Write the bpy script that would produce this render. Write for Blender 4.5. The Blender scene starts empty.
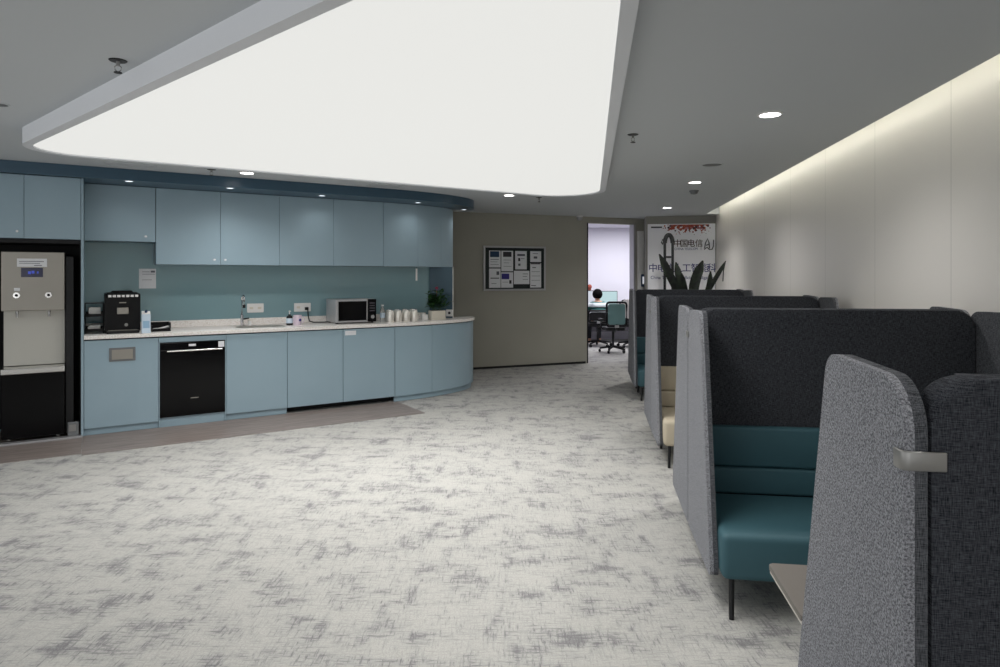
import bpy, bmesh, math, random
from mathutils import Vector, Matrix
random.seed(7)
C = bpy.context.scene.collection
PI = math.pi
F, HY, EYE = 650.0, 276.0, 1.5

# ------------------------------------------------------------------ frames of reference
KE, KM, KO = (.848, .530), (-.530, .848), (-2.45, 6.96)      # kitchen: s along the fronts, m into the wall
KR = math.atan2(KE[1], KE[0])
BN, BD = (.9905, -.1372), (.1372, .9905)                     # corridor: u across, v along
BR = math.atan2(BN[1], BN[0])
WE, WN, WO = (.9293, .3693), (-.3693, .9293), (-.401, 10.43) # far wall: t along it, n behind it
WR = math.atan2(WE[1], WE[0])
def K(s, m, h=0): return Vector((KO[0] + KE[0]*s + KM[0]*m, KO[1] + KE[1]*s + KM[1]*m, h))
def U(u, v, h=0): return Vector((BN[0]*u + BD[0]*v, BN[1]*u + BD[1]*v, h))
def W(t, n, h=0): return Vector((WO[0] + WE[0]*t + WN[0]*n, WO[1] + WE[1]*t + WN[1]*n, h))
def s_of(px, m):
    r = (px - 500)/F; ox, oy = KO[0] + KM[0]*m, KO[1] + KM[1]*m
    return (oy*r - ox)/(KE[0] - KE[1]*r)
def t_of(px, n=0):
    r = (px - 500)/F; ox, oy = WO[0] + WN[0]*n, WO[1] + WN[1]*n
    return (oy*r - ox)/(WE[0] - WE[1]*r)
def ray(px, py, h):
    z = (EYE - h)*F/(py - HY); return Vector(((px - 500)*z/F, z, h))

# ------------------------------------------------------------------ materials
def lin(c):
    return tuple(((x/255)/12.92 if x/255 <= .04045 else ((x/255 + .055)/1.055)**2.4) for x in c) + (1,)
def mat(name, rgb, rough=.5, metal=0, emit=None, strength=0, spec=.5, coat=0, trans=0, alpha=1):
    m = bpy.data.materials.new(name); m.use_nodes = True
    b = m.node_tree.nodes['Principled BSDF']
    b.inputs['Base Color'].default_value = lin(rgb); b.inputs['Roughness'].default_value = rough
    b.inputs['Metallic'].default_value = metal; b.inputs['Specular IOR Level'].default_value = spec
    b.inputs['Coat Weight'].default_value = coat; b.inputs['Transmission Weight'].default_value = trans
    b.inputs['Alpha'].default_value = alpha
    if emit: b.inputs['Emission Color'].default_value = lin(emit); b.inputs['Emission Strength'].default_value = strength
    return m
def N(m, t, **kw):
    n = m.node_tree.nodes.new(t)
    for k, v in kw.items(): setattr(n, k, v)
    return n
def L(m, a, b): m.node_tree.links.new(a, b)
def noise(m, vec, scale, detail=2, rough=.5):
    n = N(m, 'ShaderNodeTexNoise'); n.inputs['Scale'].default_value = scale
    n.inputs['Detail'].default_value = detail; n.inputs['Roughness'].default_value = rough
    if vec is not None: L(m, vec, n.inputs['Vector'])
    return n.outputs['Fac']
def ramp(m, fac, stops):
    r = N(m, 'ShaderNodeValToRGB'); e = r.color_ramp.elements
    e[0].position, e[0].color = stops[0]; e[1].position, e[1].color = stops[-1]
    for p, c in stops[1:-1]: q = e.new(p); q.color = c
    L(m, fac, r.inputs['Fac']); return r.outputs['Color']
def mapped(m, scale=(1,1,1), rot=0, coord='Object'):
    tc = N(m, 'ShaderNodeTexCoord'); mp = N(m, 'ShaderNodeMapping')
    mp.inputs['Scale'].default_value = scale; mp.inputs['Rotation'].default_value = (0, 0, rot)
    L(m, tc.outputs[coord], mp.inputs['Vector']); return mp.outputs['Vector']
def mixc(m, fac, a, b, mode='MIX'):
    x = N(m, 'ShaderNodeMix', data_type='RGBA', blend_type=mode)
    if hasattr(fac, 'is_linked'): L(m, fac, x.inputs[0])
    else: x.inputs[0].default_value = fac
    for i, v in ((6, a), (7, b)):
        if hasattr(v, 'is_linked'): L(m, v, x.inputs[i])
        else: x.inputs[i].default_value = v
    return x.outputs[2]
def math_(m, op, a, b=None):
    x = N(m, 'ShaderNodeMath', operation=op)
    for i, v in ((0, a), (1, b)):
        if v is None: continue
        if hasattr(v, 'is_linked'): L(m, v, x.inputs[i])
        else: x.inputs[i].default_value = v
    return x.outputs[0]
def bump(m, h, strength=.3, dist=.01):
    b = N(m, 'ShaderNodeBump'); b.inputs['Strength'].default_value = strength; b.inputs['Distance'].default_value = dist
    L(m, h, b.inputs['Height']); L(m, b.outputs['Normal'], m.node_tree.nodes['Principled BSDF'].inputs['Normal'])
def base(m, col): L(m, col, m.node_tree.nodes['Principled BSDF'].inputs['Base Color'])

def fabric(name, c1, c2, scale=260, c3=None):
    m = mat(name, c1, .95, spec=.15); v = mapped(m)
    f = noise(m, v, scale, 3, .7)
    col = ramp(m, f, [(.36, lin(c1)), (.62, lin(c2))])
    base(m, col)
    bump(m, f, .35, .004)
    return m
def weave(name, c1, c2, scale=150):
    m = mat(name, c1, .95, spec=.12); tc = N(m, 'ShaderNodeTexCoord')
    hs = []
    for sc in ((6, 6, .5), (.5, .5, 6)):
        mp = N(m, 'ShaderNodeMapping'); mp.inputs['Scale'].default_value = sc; L(m, tc.outputs['Object'], mp.inputs['Vector'])
        hs.append(noise(m, mp.outputs['Vector'], scale*.35, 2, .6))
    f = math_(m, 'MULTIPLY', math_(m, 'ADD', hs[0], hs[1]), .5)
    base(m, ramp(m, f, [(.38, lin(c1)), (.62, lin(c2))])); bump(m, f, .3, .004)
    return m

M = {}
# carpet: pale loop pile with grey cross-hatched worn streaks, laid square to the corridor
m = M['carpet'] = mat('carpet_tile', (200, 199, 194), .97, spec=.1)
va = mapped(m, (1.6, 13, 1), -BR); vb = mapped(m, (13, 1.6, 1), -BR); vc = mapped(m, (1, 1, 1), -BR)
na = noise(m, va, 7, 4, .75); nb = noise(m, vb, 7, 4, .75); nc = noise(m, mapped(m, (1.0, 2.2, 1), -BR), 2.3, 4, .65)
fine = noise(m, vc, 130, 2, .8)
mx = math_(m, 'MAXIMUM', na, nb)
nA = noise(m, mapped(m, (1.5, 3.8, 1), -BR), 2.4, 3, .55); nB = noise(m, mapped(m, (3.8, 1.5, 1), -BR), 2.4, 3, .55)
tot = math_(m, 'ADD', math_(m, 'MULTIPLY', mx, .40), math_(m, 'MULTIPLY', math_(m, 'MAXIMUM', nA, nB), .38))
tot = math_(m, 'ADD', tot, math_(m, 'MULTIPLY', nc, .22))
tot = math_(m, 'ADD', tot, math_(m, 'MULTIPLY', math_(m, 'SUBTRACT', fine, .5), .16))
col = ramp(m, tot, [(.495, lin((187, 185, 180))), (.555, lin((170, 169, 166))), (.60, lin((118, 117, 120)))])
col = mixc(m, .55, col, ramp(m, mx, [(.50, (1, 1, 1, 1)), (.72, (.56, .56, .57, 1))]), 'MULTIPLY')
base(m, mixc(m, .26, col, ramp(m, fine, [(.3, lin((92, 91, 90))), (.65, lin((196, 195, 191)))])))
bump(m, fine, .5, .006)
# wood-look vinyl
m = M['vinyl'] = mat('grey_brown_vinyl', (150, 138, 132), .45)
v = mapped(m, (1.2, 16, 1), -KR)
base(m, ramp(m, noise(m, v, 2.5, 4, .6), [(.3, lin((108, 98, 94))), (.7, lin((150, 139, 133)))]))
m = M['ceil'] = mat('ceiling_paint', (198, 202, 205), .9)
M['frame_white'] = mat('white_gypsum', (226, 228, 232), .7)
m = M['taupe'] = mat('taupe_wall', (141, 139, 127), .8)
v = mapped(m); base(m, ramp(m, noise(m, v, 1.2, 2), [(.3, lin((160, 158, 147))), (.7, lin((166, 164, 153)))]))
# right wall: satin off-white panels with hairline joints
m = M['panelwall'] = mat('satin_wall_panel', (205, 202, 196), .32, spec=.4)
tc = N(m, 'ShaderNodeTexCoord'); mp = N(m, 'ShaderNodeMapping'); mp.inputs['Rotation'].default_value = (0, 0, -BR)
L(m, tc.outputs['Object'], mp.inputs['Vector']); sx = N(m, 'ShaderNodeSeparateXYZ'); L(m, mp.outputs['Vector'], sx.inputs[0])
fr = math_(m, 'FRACT', math_(m, 'DIVIDE', math_(m, 'ADD', sx.outputs['Y'], -.02), 1.03))
gap = math_(m, 'LESS_THAN', fr, .008)
base(m, mixc(m, gap, lin((228, 224, 218)), lin((204, 201, 195))))
m.node_tree.nodes['Principled BSDF'].inputs['Roughness'].default_value = .34
M['white_wall'] = mat('white_wall_paint', (226, 224, 234), .8)
M['sign_wall'] = mat('greige_wall', (150, 148, 142), .8)
m = M['blue'] = mat('blue_grey_laminate', (122, 151, 166), .34, spec=.45)
v = mapped(m); base(m, ramp(m, noise(m, v, 2.0, 2), [(.3, lin((147, 170, 182))), (.7, lin((152, 174, 186)))]))
M['blue_dark'] = mat('deep_blue_laminate', (60, 86, 104), .3, spec=.5)
M['splash'] = mat('teal_back_painted_glass', (132, 162, 168), .08, spec=.6)
m = M['stone'] = mat('white_speckled_quartz', (232, 226, 220), .22)
v = mapped(m); base(m, ramp(m, noise(m, v, 90, 2), [(.35, lin((228, 220, 213))), (.55, lin((247, 243, 239)))]))
M['black'] = mat('black_plastic', (10, 10, 12), .4, spec=.25)
M['black_gloss'] = mat('black_glass', (5, 5, 7), .12, spec=.2)
M['matte_black'] = mat('matte_black', (14, 14, 18), .7)
M['metal_black'] = mat('black_metal', (22, 23, 25), .45, .3)
m = M['steel'] = mat('brushed_steel', (158, 154, 146), .42, .7)
v = mapped(m, (1, 1, 60)); bump(m, noise(m, v, 8, 2), .05, .002)
M['steel_bright'] = mat('polished_steel', (225, 224, 220), .2, .9)
M['champagne'] = mat('satin_metal', (150, 149, 146), .42, .7)
M['chrome'] = mat('chrome', (222, 222, 224), .08, 1)
M['white'] = mat('white_plastic', (232, 231, 229), .45)
M['paper'] = mat('white_paper', (228, 229, 232), .9)
M['ink'] = mat('grey_ink', (98, 100, 108), .9)
M['navy_ink'] = mat('navy_ink', (26, 28, 112), .7)
M['red_ink'] = mat('red_print', (170, 52, 44), .7)
M['orange_ink'] = mat('orange_print', (190, 92, 40), .7)
M['brown_ink'] = mat('brown_letters', (58, 32, 26), .6)
M['grey_brown_ink'] = mat('grey_brown_letters', (112, 98, 96), .6)
M['pink_ink'] = mat('dusty_pink_print', (176, 120, 132), .7)
M['blue_print'] = mat('blue_print', (44, 66, 96), .8)
M['dark_print'] = mat('dark_print', (62, 60, 66), .8)
M['purple_print'] = mat('purple_print', (58, 52, 128), .8)
M['heather'] = fabric('grey_heather_felt', (78, 79, 84), (165, 166, 171), 230)
M['charcoal'] = weave('charcoal_weave', (24, 26, 31), (78, 80, 85), 300)
M['lining'] = weave('grey_lining_weave', (42, 43, 47), (106, 108, 112), 300)
M['teal_seat'] = mat('teal_upholstery', (56, 90, 99), .58, spec=.35)
M['beige_seat'] = mat('beige_upholstery', (190, 179, 158), .65, spec=.3)
M['table_top'] = mat('taupe_laminate', (112, 106, 100), .5)
M['table_edge'] = mat('pale_table_edge', (205, 200, 190), .5)
m = M['leaf'] = mat('green_leaf', (40, 76, 34), .45)
m = M['dark_leaf'] = mat('dark_green_leaf', (30, 48, 32), .4)
v = mapped(m, (1, 1, 1)); base(m, ramp(m, noise(m, v, 14, 3), [(.4, lin((10, 16, 12))), (.62, lin((34, 47, 31)))]))
M['flower'] = mat('magenta_petal', (150, 34, 70), .6)
M['soil'] = mat('soil', (52, 42, 34), .95)
M['pot'] = mat('cream_ceramic', (216, 210, 196), .35)
M['glass'] = mat('clear_glass', (240, 244, 244), .04, trans=.92)
M['steel_cup'] = mat('bright_cup', (232, 228, 220), .14, .35)
M['liquid'] = mat('pale_blue_carton', (206, 222, 236), .5)
M['pink'] = mat('pale_pink_ceramic', (222, 206, 220), .4)
M['membrane'] = mat('luminous_membrane', (70, 70, 70), .9, emit=(255, 255, 251), strength=.59)
M['lamp'] = mat('lit_lens', (255, 255, 255), .5, emit=(255, 252, 250), strength=9)
M['spot_lamp'] = mat('lit_spot_lens', (235, 235, 235), .5, emit=(235, 245, 255), strength=1.1)
M['cove'] = mat('lit_led_strip', (255, 250, 235), .5, emit=(255, 250, 232), strength=7)
M['screen'] = mat('lit_screen', (100, 116, 118), .3, emit=(196, 224, 226), strength=.5)
M['screen_white'] = mat('lit_white_screen', (120, 122, 130), .3, emit=(225, 228, 236), strength=.45)
M['display'] = mat('lit_blue_display', (14, 18, 50), .2, emit=(30, 44, 150), strength=.02)
M['display_text'] = mat('lit_blue_digits', (60, 80, 190), .3, emit=(60, 84, 200), strength=.2)
M['skin'] = mat('skin', (196, 152, 128), .6)
M['hair'] = mat('black_hair', (9, 8, 8), .85, spec=.1)
m = M['shirt'] = mat('striped_shirt', (190, 205, 205), .85)
tc = N(m, 'ShaderNodeTexCoord'); sx = N(m, 'ShaderNodeSeparateXYZ'); L(m, tc.outputs['Object'], sx.inputs[0])
st = math_(m, 'LESS_THAN', math_(m, 'FRACT', math_(m, 'DIVIDE', sx.outputs['Z'], .2)), .52)
base(m, mixc(m, st, lin((214, 222, 224)), lin((34, 92, 88))))
M['trousers'] = mat('dark_trousers', (28, 30, 38), .9)
M['mesh_back'] = mat('teal_mesh_fabric', (120, 156, 156), .9)
M['mid_grey'] = mat('mid_grey_plastic', (112, 114, 116), .6)
M['jacket'] = mat('pale_jacket', (214, 208, 206), .9)
M['desk'] = mat('pale_desk', (170, 168, 166), .6)
M['alum'] = mat('aluminium', (186, 186, 188), .35, .6)
M['dark_green'] = mat('dark_felt', (44, 50, 50), .95)
M['redbrown'] = mat('red_brown', (150, 74, 60), .8)
M['towel'] = mat('white_napkin', (230, 228, 224), .9)

# ------------------------------------------------------------------ mesh helpers
class MB:
    def __init__(s): s.bm = bmesh.new()
    def _bev(s, vs, bev, seg):
        if bev > 0:
            es = list({e for v in vs for e in v.link_edges})
            bmesh.ops.bevel(s.bm, geom=es, offset=bev, segments=seg, profile=.5, affect='EDGES', clamp_overlap=True)
    def box(s, x0, x1, y0, y1, z0, z1, bev=0, seg=2, rot=None):
        mtx = Matrix.Translation(((x0+x1)/2, (y0+y1)/2, (z0+z1)/2))
        if rot: mtx = mtx @ rot
        r = bmesh.ops.create_cube(s.bm, size=1, matrix=mtx @ Matrix.Diagonal((x1-x0, y1-y0, z1-z0, 1)))
        s._bev(r['verts'], bev, seg); return s
    def cone(s, p0, p1, r0, r1=None, n=16, caps=True):
        p0, p1 = Vector(p0), Vector(p1); r1 = r0 if r1 is None else r1; d = p1 - p0
        q = d.to_track_quat('Z', 'Y').to_matrix().to_4x4()
        bmesh.ops.create_cone(s.bm, cap_ends=caps, segments=n, radius1=r0, radius2=r1, depth=d.length,
                              matrix=Matrix.Translation((p0+p1)/2) @ q)
        return s
    def ball(s, p, r, n=12, sc=(1,1,1), rot=None):
        mt = Matrix.Translation(p)
        if rot: mt = mt @ rot
        bmesh.ops.create_uvsphere(s.bm, u_segments=n*2, v_segments=n, radius=r, matrix=mt @ Matrix.Diagonal((*sc, 1)))
        return s
    def lathe(s, prof, n=24, at=(0,0,0)):
        rings = []
        for r, z in prof:
            if r < 1e-5: rings.append([s.bm.verts.new((at[0], at[1], at[2]+z))])
            else: rings.append([s.bm.verts.new((at[0]+r*math.cos(2*PI*k/n), at[1]+r*math.sin(2*PI*k/n), at[2]+z)) for k in range(n)])
        for a, b in zip(rings, rings[1:]):
            for k in range(n):
                q = [a[k % len(a)], a[(k+1) % len(a)], b[(k+1) % len(b)], b[k % len(b)]]
                q2 = []
                for v in q:
                    if v not in q2: q2.append(v)
                if len(q2) > 2: s.bm.faces.new(q2)
        return s
    def prism(s, pts, fn, a, b, bev=0, seg=3):
        """outline pts (p,q); fn(p,q,d) -> xyz; extruded d=a..b; bevels the two rims"""
        lo = [s.bm.verts.new(fn(p, q, a)) for p, q in pts]; hi = [s.bm.verts.new(fn(p, q, b)) for p, q in pts]
        n = len(pts); f0 = s.bm.faces.new(lo[::-1]); f1 = s.bm.faces.new(hi)
        for i in range(n): s.bm.faces.new((lo[i], lo[(i+1) % n], hi[(i+1) % n], hi[i]))
        if bev > 0:
            es = list(f0.edges) + list(f1.edges)
            bmesh.ops.bevel(s.bm, geom=es, offset=bev, segments=seg, profile=.5, affect='EDGES', clamp_overlap=True)
        return s
    def tube(s, pts, r, n=8, caps=True):
        pts = [Vector(p) for p in pts]; rs = r if isinstance(r, (list, tuple)) else [r]*len(pts); rings = []
        for i, p in enumerate(pts):
            d = (pts[min(i+1, len(pts)-1)] - pts[max(i-1, 0)]).normalized()
            q = d.to_track_quat('Z', 'Y')
            rings.append([s.bm.verts.new(p + q @ Vector((rs[i]*math.cos(2*PI*k/n), rs[i]*math.sin(2*PI*k/n), 0))) for k in range(n)])
        for a, b in zip(rings, rings[1:]):
            for k in range(n): s.bm.faces.new((a[k], a[(k+1) % n], b[(k+1) % n], b[k]))
        if caps: s.bm.faces.new(rings[0][::-1]); s.bm.faces.new(rings[-1])
        return s
    def poly(s, pts): s.bm.faces.new([s.bm.verts.new(p) for p in pts]); return s
    def build(s, name, material, parent=None, smooth=None, loc=None, rotz=0):
        bmesh.ops.remove_doubles(s.bm, verts=s.bm.verts, dist=1e-6)
        bmesh.ops.recalc_face_normals(s.bm, faces=s.bm.faces)
        me = bpy.data.meshes.new(name); s.bm.to_mesh(me); s.bm.free()
        me.materials.append(material)
        if smooth:
            for p in me.polygons: p.use_smooth = True
            me.set_sharp_from_angle(angle=math.radians(smooth))
        o = bpy.data.objects.new(name, me); C.objects.link(o)
        if parent: o.parent = parent
        if loc is not None: o.location = loc
        if rotz: o.rotation_euler.z = rotz
        return o
def tag(o, label, cat, group=None, kind=None):
    o['label'] = label; o['category'] = cat
    if group: o['group'] = group
    if kind: o['kind'] = kind
    return o
def thing(name, label, cat, loc=(0,0,0), rotz=0, group=None):
    o = bpy.data.objects.new(name, None); C.objects.link(o); o.empty_display_size = .1
    o.location = loc; o.rotation_euler.z = rotz
    return tag(o, label, cat, group)
def struct(name, mb, material, loc=None, rotz=0, smooth=None):
    o = mb.build(name, material, None, smooth, loc, rotz); o['kind'] = 'structure'; return o
def dup(root, loc, rotz, label, group=None):
    r = root.copy(); C.objects.link(r); r.location = loc; r.rotation_euler.z = rotz; r['label'] = label
    if group: r['group'] = group
    for ch in list(root.children):
        c = ch.copy(); C.objects.link(c); c.parent = r
        for g in list(ch.children):
            d = g.copy(); C.objects.link(d); d.parent = c
    return r
def rrect(x0, x1, y0, y1, r, n=6, corners=(1,1,1,1)):
    """rounded rectangle outline; corners bl, br, tr, tl"""
    out = []
    for i, (cx, cy, a0) in enumerate(((x0, y0, PI), (x1, y0, 1.5*PI), (x1, y1, 0), (x0, y1, .5*PI))):
        if not corners[i]: out.append((cx, cy)); continue
        ox, oy = cx + (r if cx == x0 else -r), cy + (r if cy == y0 else -r)
        out += [(ox + r*math.cos(a0 + k*.5*PI/n), oy + r*math.sin(a0 + k*.5*PI/n)) for k in range(n+1)]
    return out
def round_poly(pts, rs, n=8):
    """round the corners of a polygon with the given radii"""
    out = []; k = len(pts)
    for i in range(k):
        p = Vector(pts[i]); a = (Vector(pts[i-1]) - p); b = (Vector(pts[(i+1) % k]) - p)
        r = rs[i] if isinstance(rs, (list, tuple)) else rs
        if r <= 0: out.append(tuple(p)); continue
        ang = a.angle(b); d = min(r/math.tan(ang/2), a.length*.49, b.length*.49); r = d*math.tan(ang/2)
        a.normalize(); b.normalize()
        c = p + (a + b).normalized()*(r/math.sin(ang/2))
        s0, s1 = p + a*d - c, p + b*d - c
        for j in range(n+1):
            t = j/n; full = s0.angle(s1)
            w0, w1 = math.sin((1-t)*full)/math.sin(full), math.sin(t*full)/math.sin(full)
            out.append(tuple(c + s0*w0 + s1*w1))
    return out
XY = lambda p, q, d: (p, q, d)
XZ = lambda p, q, d: (p, d, q)
YZ = lambda p, q, d: (d, p, q)
def text_mesh(name, body, size, material, parent, loc, width=None, bold=0.0, align='CENTER'):
    """lettering standing in the local xz plane, facing -y"""
    c = bpy.data.curves.new(name, 'FONT'); c.body = body; c.size = size; c.align_x = align; c.extrude = .0006; c.offset = bold
    o = bpy.data.objects.new(name, c); C.objects.link(o)
    dg = bpy.context.evaluated_depsgraph_get(); dg.update()
    me = bpy.data.meshes.new_from_object(o.evaluated_get(dg)); bpy.data.objects.remove(o); bpy.data.curves.remove(c)
    xs = [v.co.x for v in me.vertices]; k = (width/(max(xs) - min(xs))) if width else 1
    for v in me.vertices: v.co = Vector((v.co.x*k, -v.co.z, v.co.y))
    me.materials.clear(); me.materials.append(material)
    r = bpy.data.objects.new(name, me); C.objects.link(r); r.parent = parent; r.location = loc
    return r

# ================================================================== SETTING
CH = 2.52
struct('floor', MB().poly([(-6.5, -3.6, 0), (7, -3.6, 0), (7, 17.5, 0), (-6.5, 17.5, 0)]), M['carpet'])
def slab(pts, z0, z1): return MB().prism(pts, XY, z0, z1)
def quad(fn, a0, a1, b0, b1): return [tuple(fn(a, b))[:2] for a, b in ((a0, b0), (a1, b0), (a1, b1), (a0, b1))]
SLOT = 1.893
r0, r1 = U(SLOT, -3.8), U(SLOT, 11.05)
wl, wr = W(3.6, .06), W(-3.2, .06)
struct('ceiling', slab([(-6.5, -3.6), (r0.x, -3.6), (r1.x, r1.y), (U(2.2, 11.05).x, U(2.2, 11.05).y), (U(2.2, 12.1).x, U(2.2, 12.1).y), (wl.x, wl.y), (wr.x, wr.y), (-6.5, 8.9)], CH, CH + .08), M['ceil'])
struct('ceiling.001', MB().box(SLOT - .02, SLOT, -3.9, 11.05, CH + .08, 2.76).box(SLOT - .02, 2.2, -3.9, 11.05, 2.76, 2.8).box(SLOT - .02, 2.2, 11.05, 11.07, CH + .08, 2.8), M['ceil'], (0, 0, 0), BR)
struct('wall_right', MB().prism([tuple(U(a, b))[:2] for a, b in ((2.1, -3.9), (2.2, -3.9), (2.2, 11.34), (2.1, 11.34))], XY, 0, 2.76), M['panelwall'])
struct('wall_left', MB().box(-6.5, -6.4, -3.6, 9, 0, .55).box(-6.5, -6.4, -3.6, 9, 2.45, CH).box(-6.5, -6.4, -3.6, -3, .55, 2.45).box(-6.5, -6.4, 3.4, 9, .55, 2.45), M['taupe'])
struct('wall_rear', MB().box(-6.5, 2.2, -3.7, -3.6, 0, .55).box(-6.5, 2.2, -3.7, -3.6, 2.45, CH).box(-6.5, -5.4, -3.7, -3.6, .55, 2.45).box(1.0, 2.2, -3.7, -3.6, .55, 2.45), M['white_wall'])
# unseen windows added behind and left of the viewpoint to let in fill light
pane = M['pane'] = bpy.data.materials.new('added_window_pane'); pane.use_nodes = True
nt = pane.node_tree; nt.nodes.clear(); om = nt.nodes.new('ShaderNodeOutputMaterial'); mx_ = nt.nodes.new('ShaderNodeMixShader')
tr_ = nt.nodes.new('ShaderNodeBsdfTransparent'); gl_ = nt.nodes.new('ShaderNodeBsdfGlossy'); gl_.inputs['Roughness'].default_value = .02
mx_.inputs[0].default_value = .08; nt.links.new(tr_.outputs[0], mx_.inputs[1]); nt.links.new(gl_.outputs[0], mx_.inputs[2]); nt.links.new(mx_.outputs[0], om.inputs[0])
fr = MB(); pn = MB()
for k in range(5):
    y = -3 + 6.4*k/4; fr.box(-6.48, -6.42, y - .025, y + .025, .55, 2.45)
for z in (.575, 2.425): fr.box(-6.478, -6.422, -3, 3.4, z - .025, z + .025)
w1 = struct('added_window_1', fr, M['alum']); pn.box(-6.453, -6.447, -2.99, 3.39, .56, 2.44).build('pane', M['pane'], w1)
fr = MB(); pn = MB()
for k in range(5):
    x = -5.4 + 6.4*k/4; fr.box(x - .025, x + .025, -3.68, -3.62, .55, 2.45)
for z in (.575, 2.425): fr.box(-5.4, 1, -3.678, -3.622, z - .025, z + .025)
w2 = struct('added_window_2', fr, M['alum']); pn.box(-5.39, .99, -3.653, -3.647, .56, 2.44).build('pane', M['pane'], w2)
TD0, TD1 = t_of(588), t_of(633.5)
struct('wall_back', MB().box(-3.2, TD0 - .02, 0, .12, 0, CH).box(TD0 - .02, TD1 + .02, 0, .12, 2.415, CH).box(TD1 + .02, 3.32, 0, .12, 0, CH), M['taupe'], W(0, 0), WR)
struct('baseboard_back', MB().box(-2.0, TD0 - .05, -.006, 0, .0, .035), M['matte_black'], W(0, 0), WR)
struct('trim_1', MB().box(TD0 - .02, TD0, -.006, .126, 0, 2.415), M['metal_black'], W(0, 0), WR)
struct('trim_2', MB().box(TD1, TD1 + .035, -.012, .13, 0, 2.415), M['alum'], W(0, 0), WR)
struct('trim_3', MB().box(t_of(637), t_of(642.5), -.045, -.002, 0.002, 2.30, .006), M['white'], W(0, 0), WR)
struct('wall_far', MB().box(.95, 2.2, 11.37, 11.5, 0, CH).box(.95, 1.03, 11.5, 12.0, 0, CH), M['sign_wall'], (0, 0, 0), BR)
# kitchen wall, return and bulkhead
struct('wall_kitchen', MB().box(-4.4, 2.44, .68, .80, 0, CH), M['splash'], K(0, 0), KR)
struct('wall_return', MB().box(2.34, 2.44, .80, 2.3, 0, CH), M['taupe'], K(0, 0), KR)
struct('wall_side', MB().box(-4.4, -2.64, -.02, .02, 0, 2.411), M['blue'], K(0, 0), KR)
def curved(m0, s_end, a, b, s_start, m_back, n=28):
    """outline of a run: straight front at m0 and a quarter-ellipse end"""
    pts = [(s_start, m_back), (s_start, m0), (s_end, m0)]
    pts += [(s_end + a*math.sin(k*PI/2/n), m0 + b*(1 - math.cos(k*PI/2/n))) for k in range(1, n+1)]
    if m0 + b < m_back - 1e-4: pts.append((s_end + a, m_back))
    return pts
struct('trim_4', MB().prism(curved(-.07, 1.28, 1.55, .75, -4.4, .68), XY, 2.412, CH - .001), M['blue_dark'], K(0, 0), KR, 40)
# vinyl strip along the fronts, laid in two lengths
struct('floor_strip', MB().box(-4.3, -1.702, -.68, .6, .0, .004).box(-1.698, 1.46, -.74, .02, 0, .004), M['vinyl'], K(0, 0), KR)
struct('trim_5', MB().box(-2.62, -1.70, -.06, .03, .004, .022, .004), M['alum'], K(0, 0), KR)
# office beyond the door
struct('wall_office', MB().box(.2, 6.5, 15.4, 15.5, 0, 2.64), M['white_wall'])
struct('wall_office.001', MB().box(.5, .6, 11.1, 15.4, 0, 2.64).box(5.6, 5.7, 12.4, 15.4, 0, 2.64), M['white_wall'])
a, b = W(-.4, .14), W(4.5, .14)
struct('ceiling_office', slab([(.5, a.y + .35), (b.x, b.y), (6.5, b.y), (6.5, 15.5), (.5, 15.5)], 2.64, 2.7), M['white_wall'])

# ================================================================== LUMINOUS CEILING PANEL
tri = [Vector((-3.507, 4.733)), Vector((1.19, 7.83)), Vector((.304, 1.464))]
inner = round_poly([tuple(p) for p in tri], [.30, .42, .22], 12)
def offset_poly(pts, d):
    out = []; n = len(pts)
    for i in range(n):
        a, b = Vector(pts[i-1]), Vector(pts[(i+1) % n]); t = (b - a).normalized()
        out.append((pts[i][0] + t.y*d*1, pts[i][1] - t.x*d*1))
    return out
cen = sum((Vector(p) for p in inner), Vector((0, 0)))/len(inner)
tst = offset_poly(inner, .05)
sgn = 1 if (Vector(tst[0]) - cen).length > (Vector(inner[0]) - cen).length else -1
outer = offset_poly(inner, sgn*.06)
lp = thing('ceiling_light_panel', 'huge rounded triangular luminous white panel dropped from the grey ceiling', 'ceiling light', (cen.x, cen.y, CH))
bm = MB()
loc = Vector((cen.x, cen.y))
oi = [Vector(p) - loc for p in inner]; oo = [Vector(p) - loc for p in outer]
rings = [[(p, 2.425 - CH) for p in oi], [(p, 2.408 - CH) for p in oi], [(p, 2.408 - CH) for p in oo], [(p, -.001) for p in oo]]
vr = [[bm.bm.verts.new((p.x, p.y, z)) for p, z in r] for r in rings]
for r0_, r1_ in zip(vr, vr[1:]):
    for i in range(len(r0_)): bm.bm.faces.new((r0_[i], r0_[(i+1) % len(r0_)], r1_[(i+1) % len(r0_)], r1_[i]))
bm.build('frame', M['frame_white'], lp)
MB().prism([tuple(p) for p in oi], XY, 2.418 - CH, 2.424 - CH).build('diffuser', M['membrane'], lp)

# ================================================================== KITCHEN RUN
S = [-1.69, -1.07, -.45, .17, .79, 1.42]
TOE, DB, DT = .062, .070, .892
def kthing(name, label, cat, s, m, h=0, group=None, rot=0): return thing(name, label, cat, K(s, m, h), KR + rot, group)
G_B = 'blue base cabinets under the counter'
def base_unit(s0, s1, label, toe=True, recess=False):
    t = kthing('base_cabinet', label, 'cabinet', s0, 0, 0, G_B); w = s1 - s0
    MB().box(.001, w - .001, .02, .66, DB, .896).build('carcass', M['blue_dark'], t)
    MB().box(.0025, w - .0025, 0, .0195, DB, DT, .002, 1).build('door', M['blue'], t)
    if recess: MB().box(.001, w - .001, .14, .155, .004, DB).build('plinth', M['matte_black'], t)
    else: MB().box(.001, w - .001, .028, .045, .004, DB - .004).build('plinth', M['blue'], t)
    return t
c1 = base_unit(S[0], S[1], 'blue base cabinet with a square metal waste flap, leftmost of the run')
door = [o for o in c1.children if o.name.startswith('door')][0]
fx0, fx1 = s_of(109, 0) - S[0], s_of(135.5, 0) - S[0]
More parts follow.
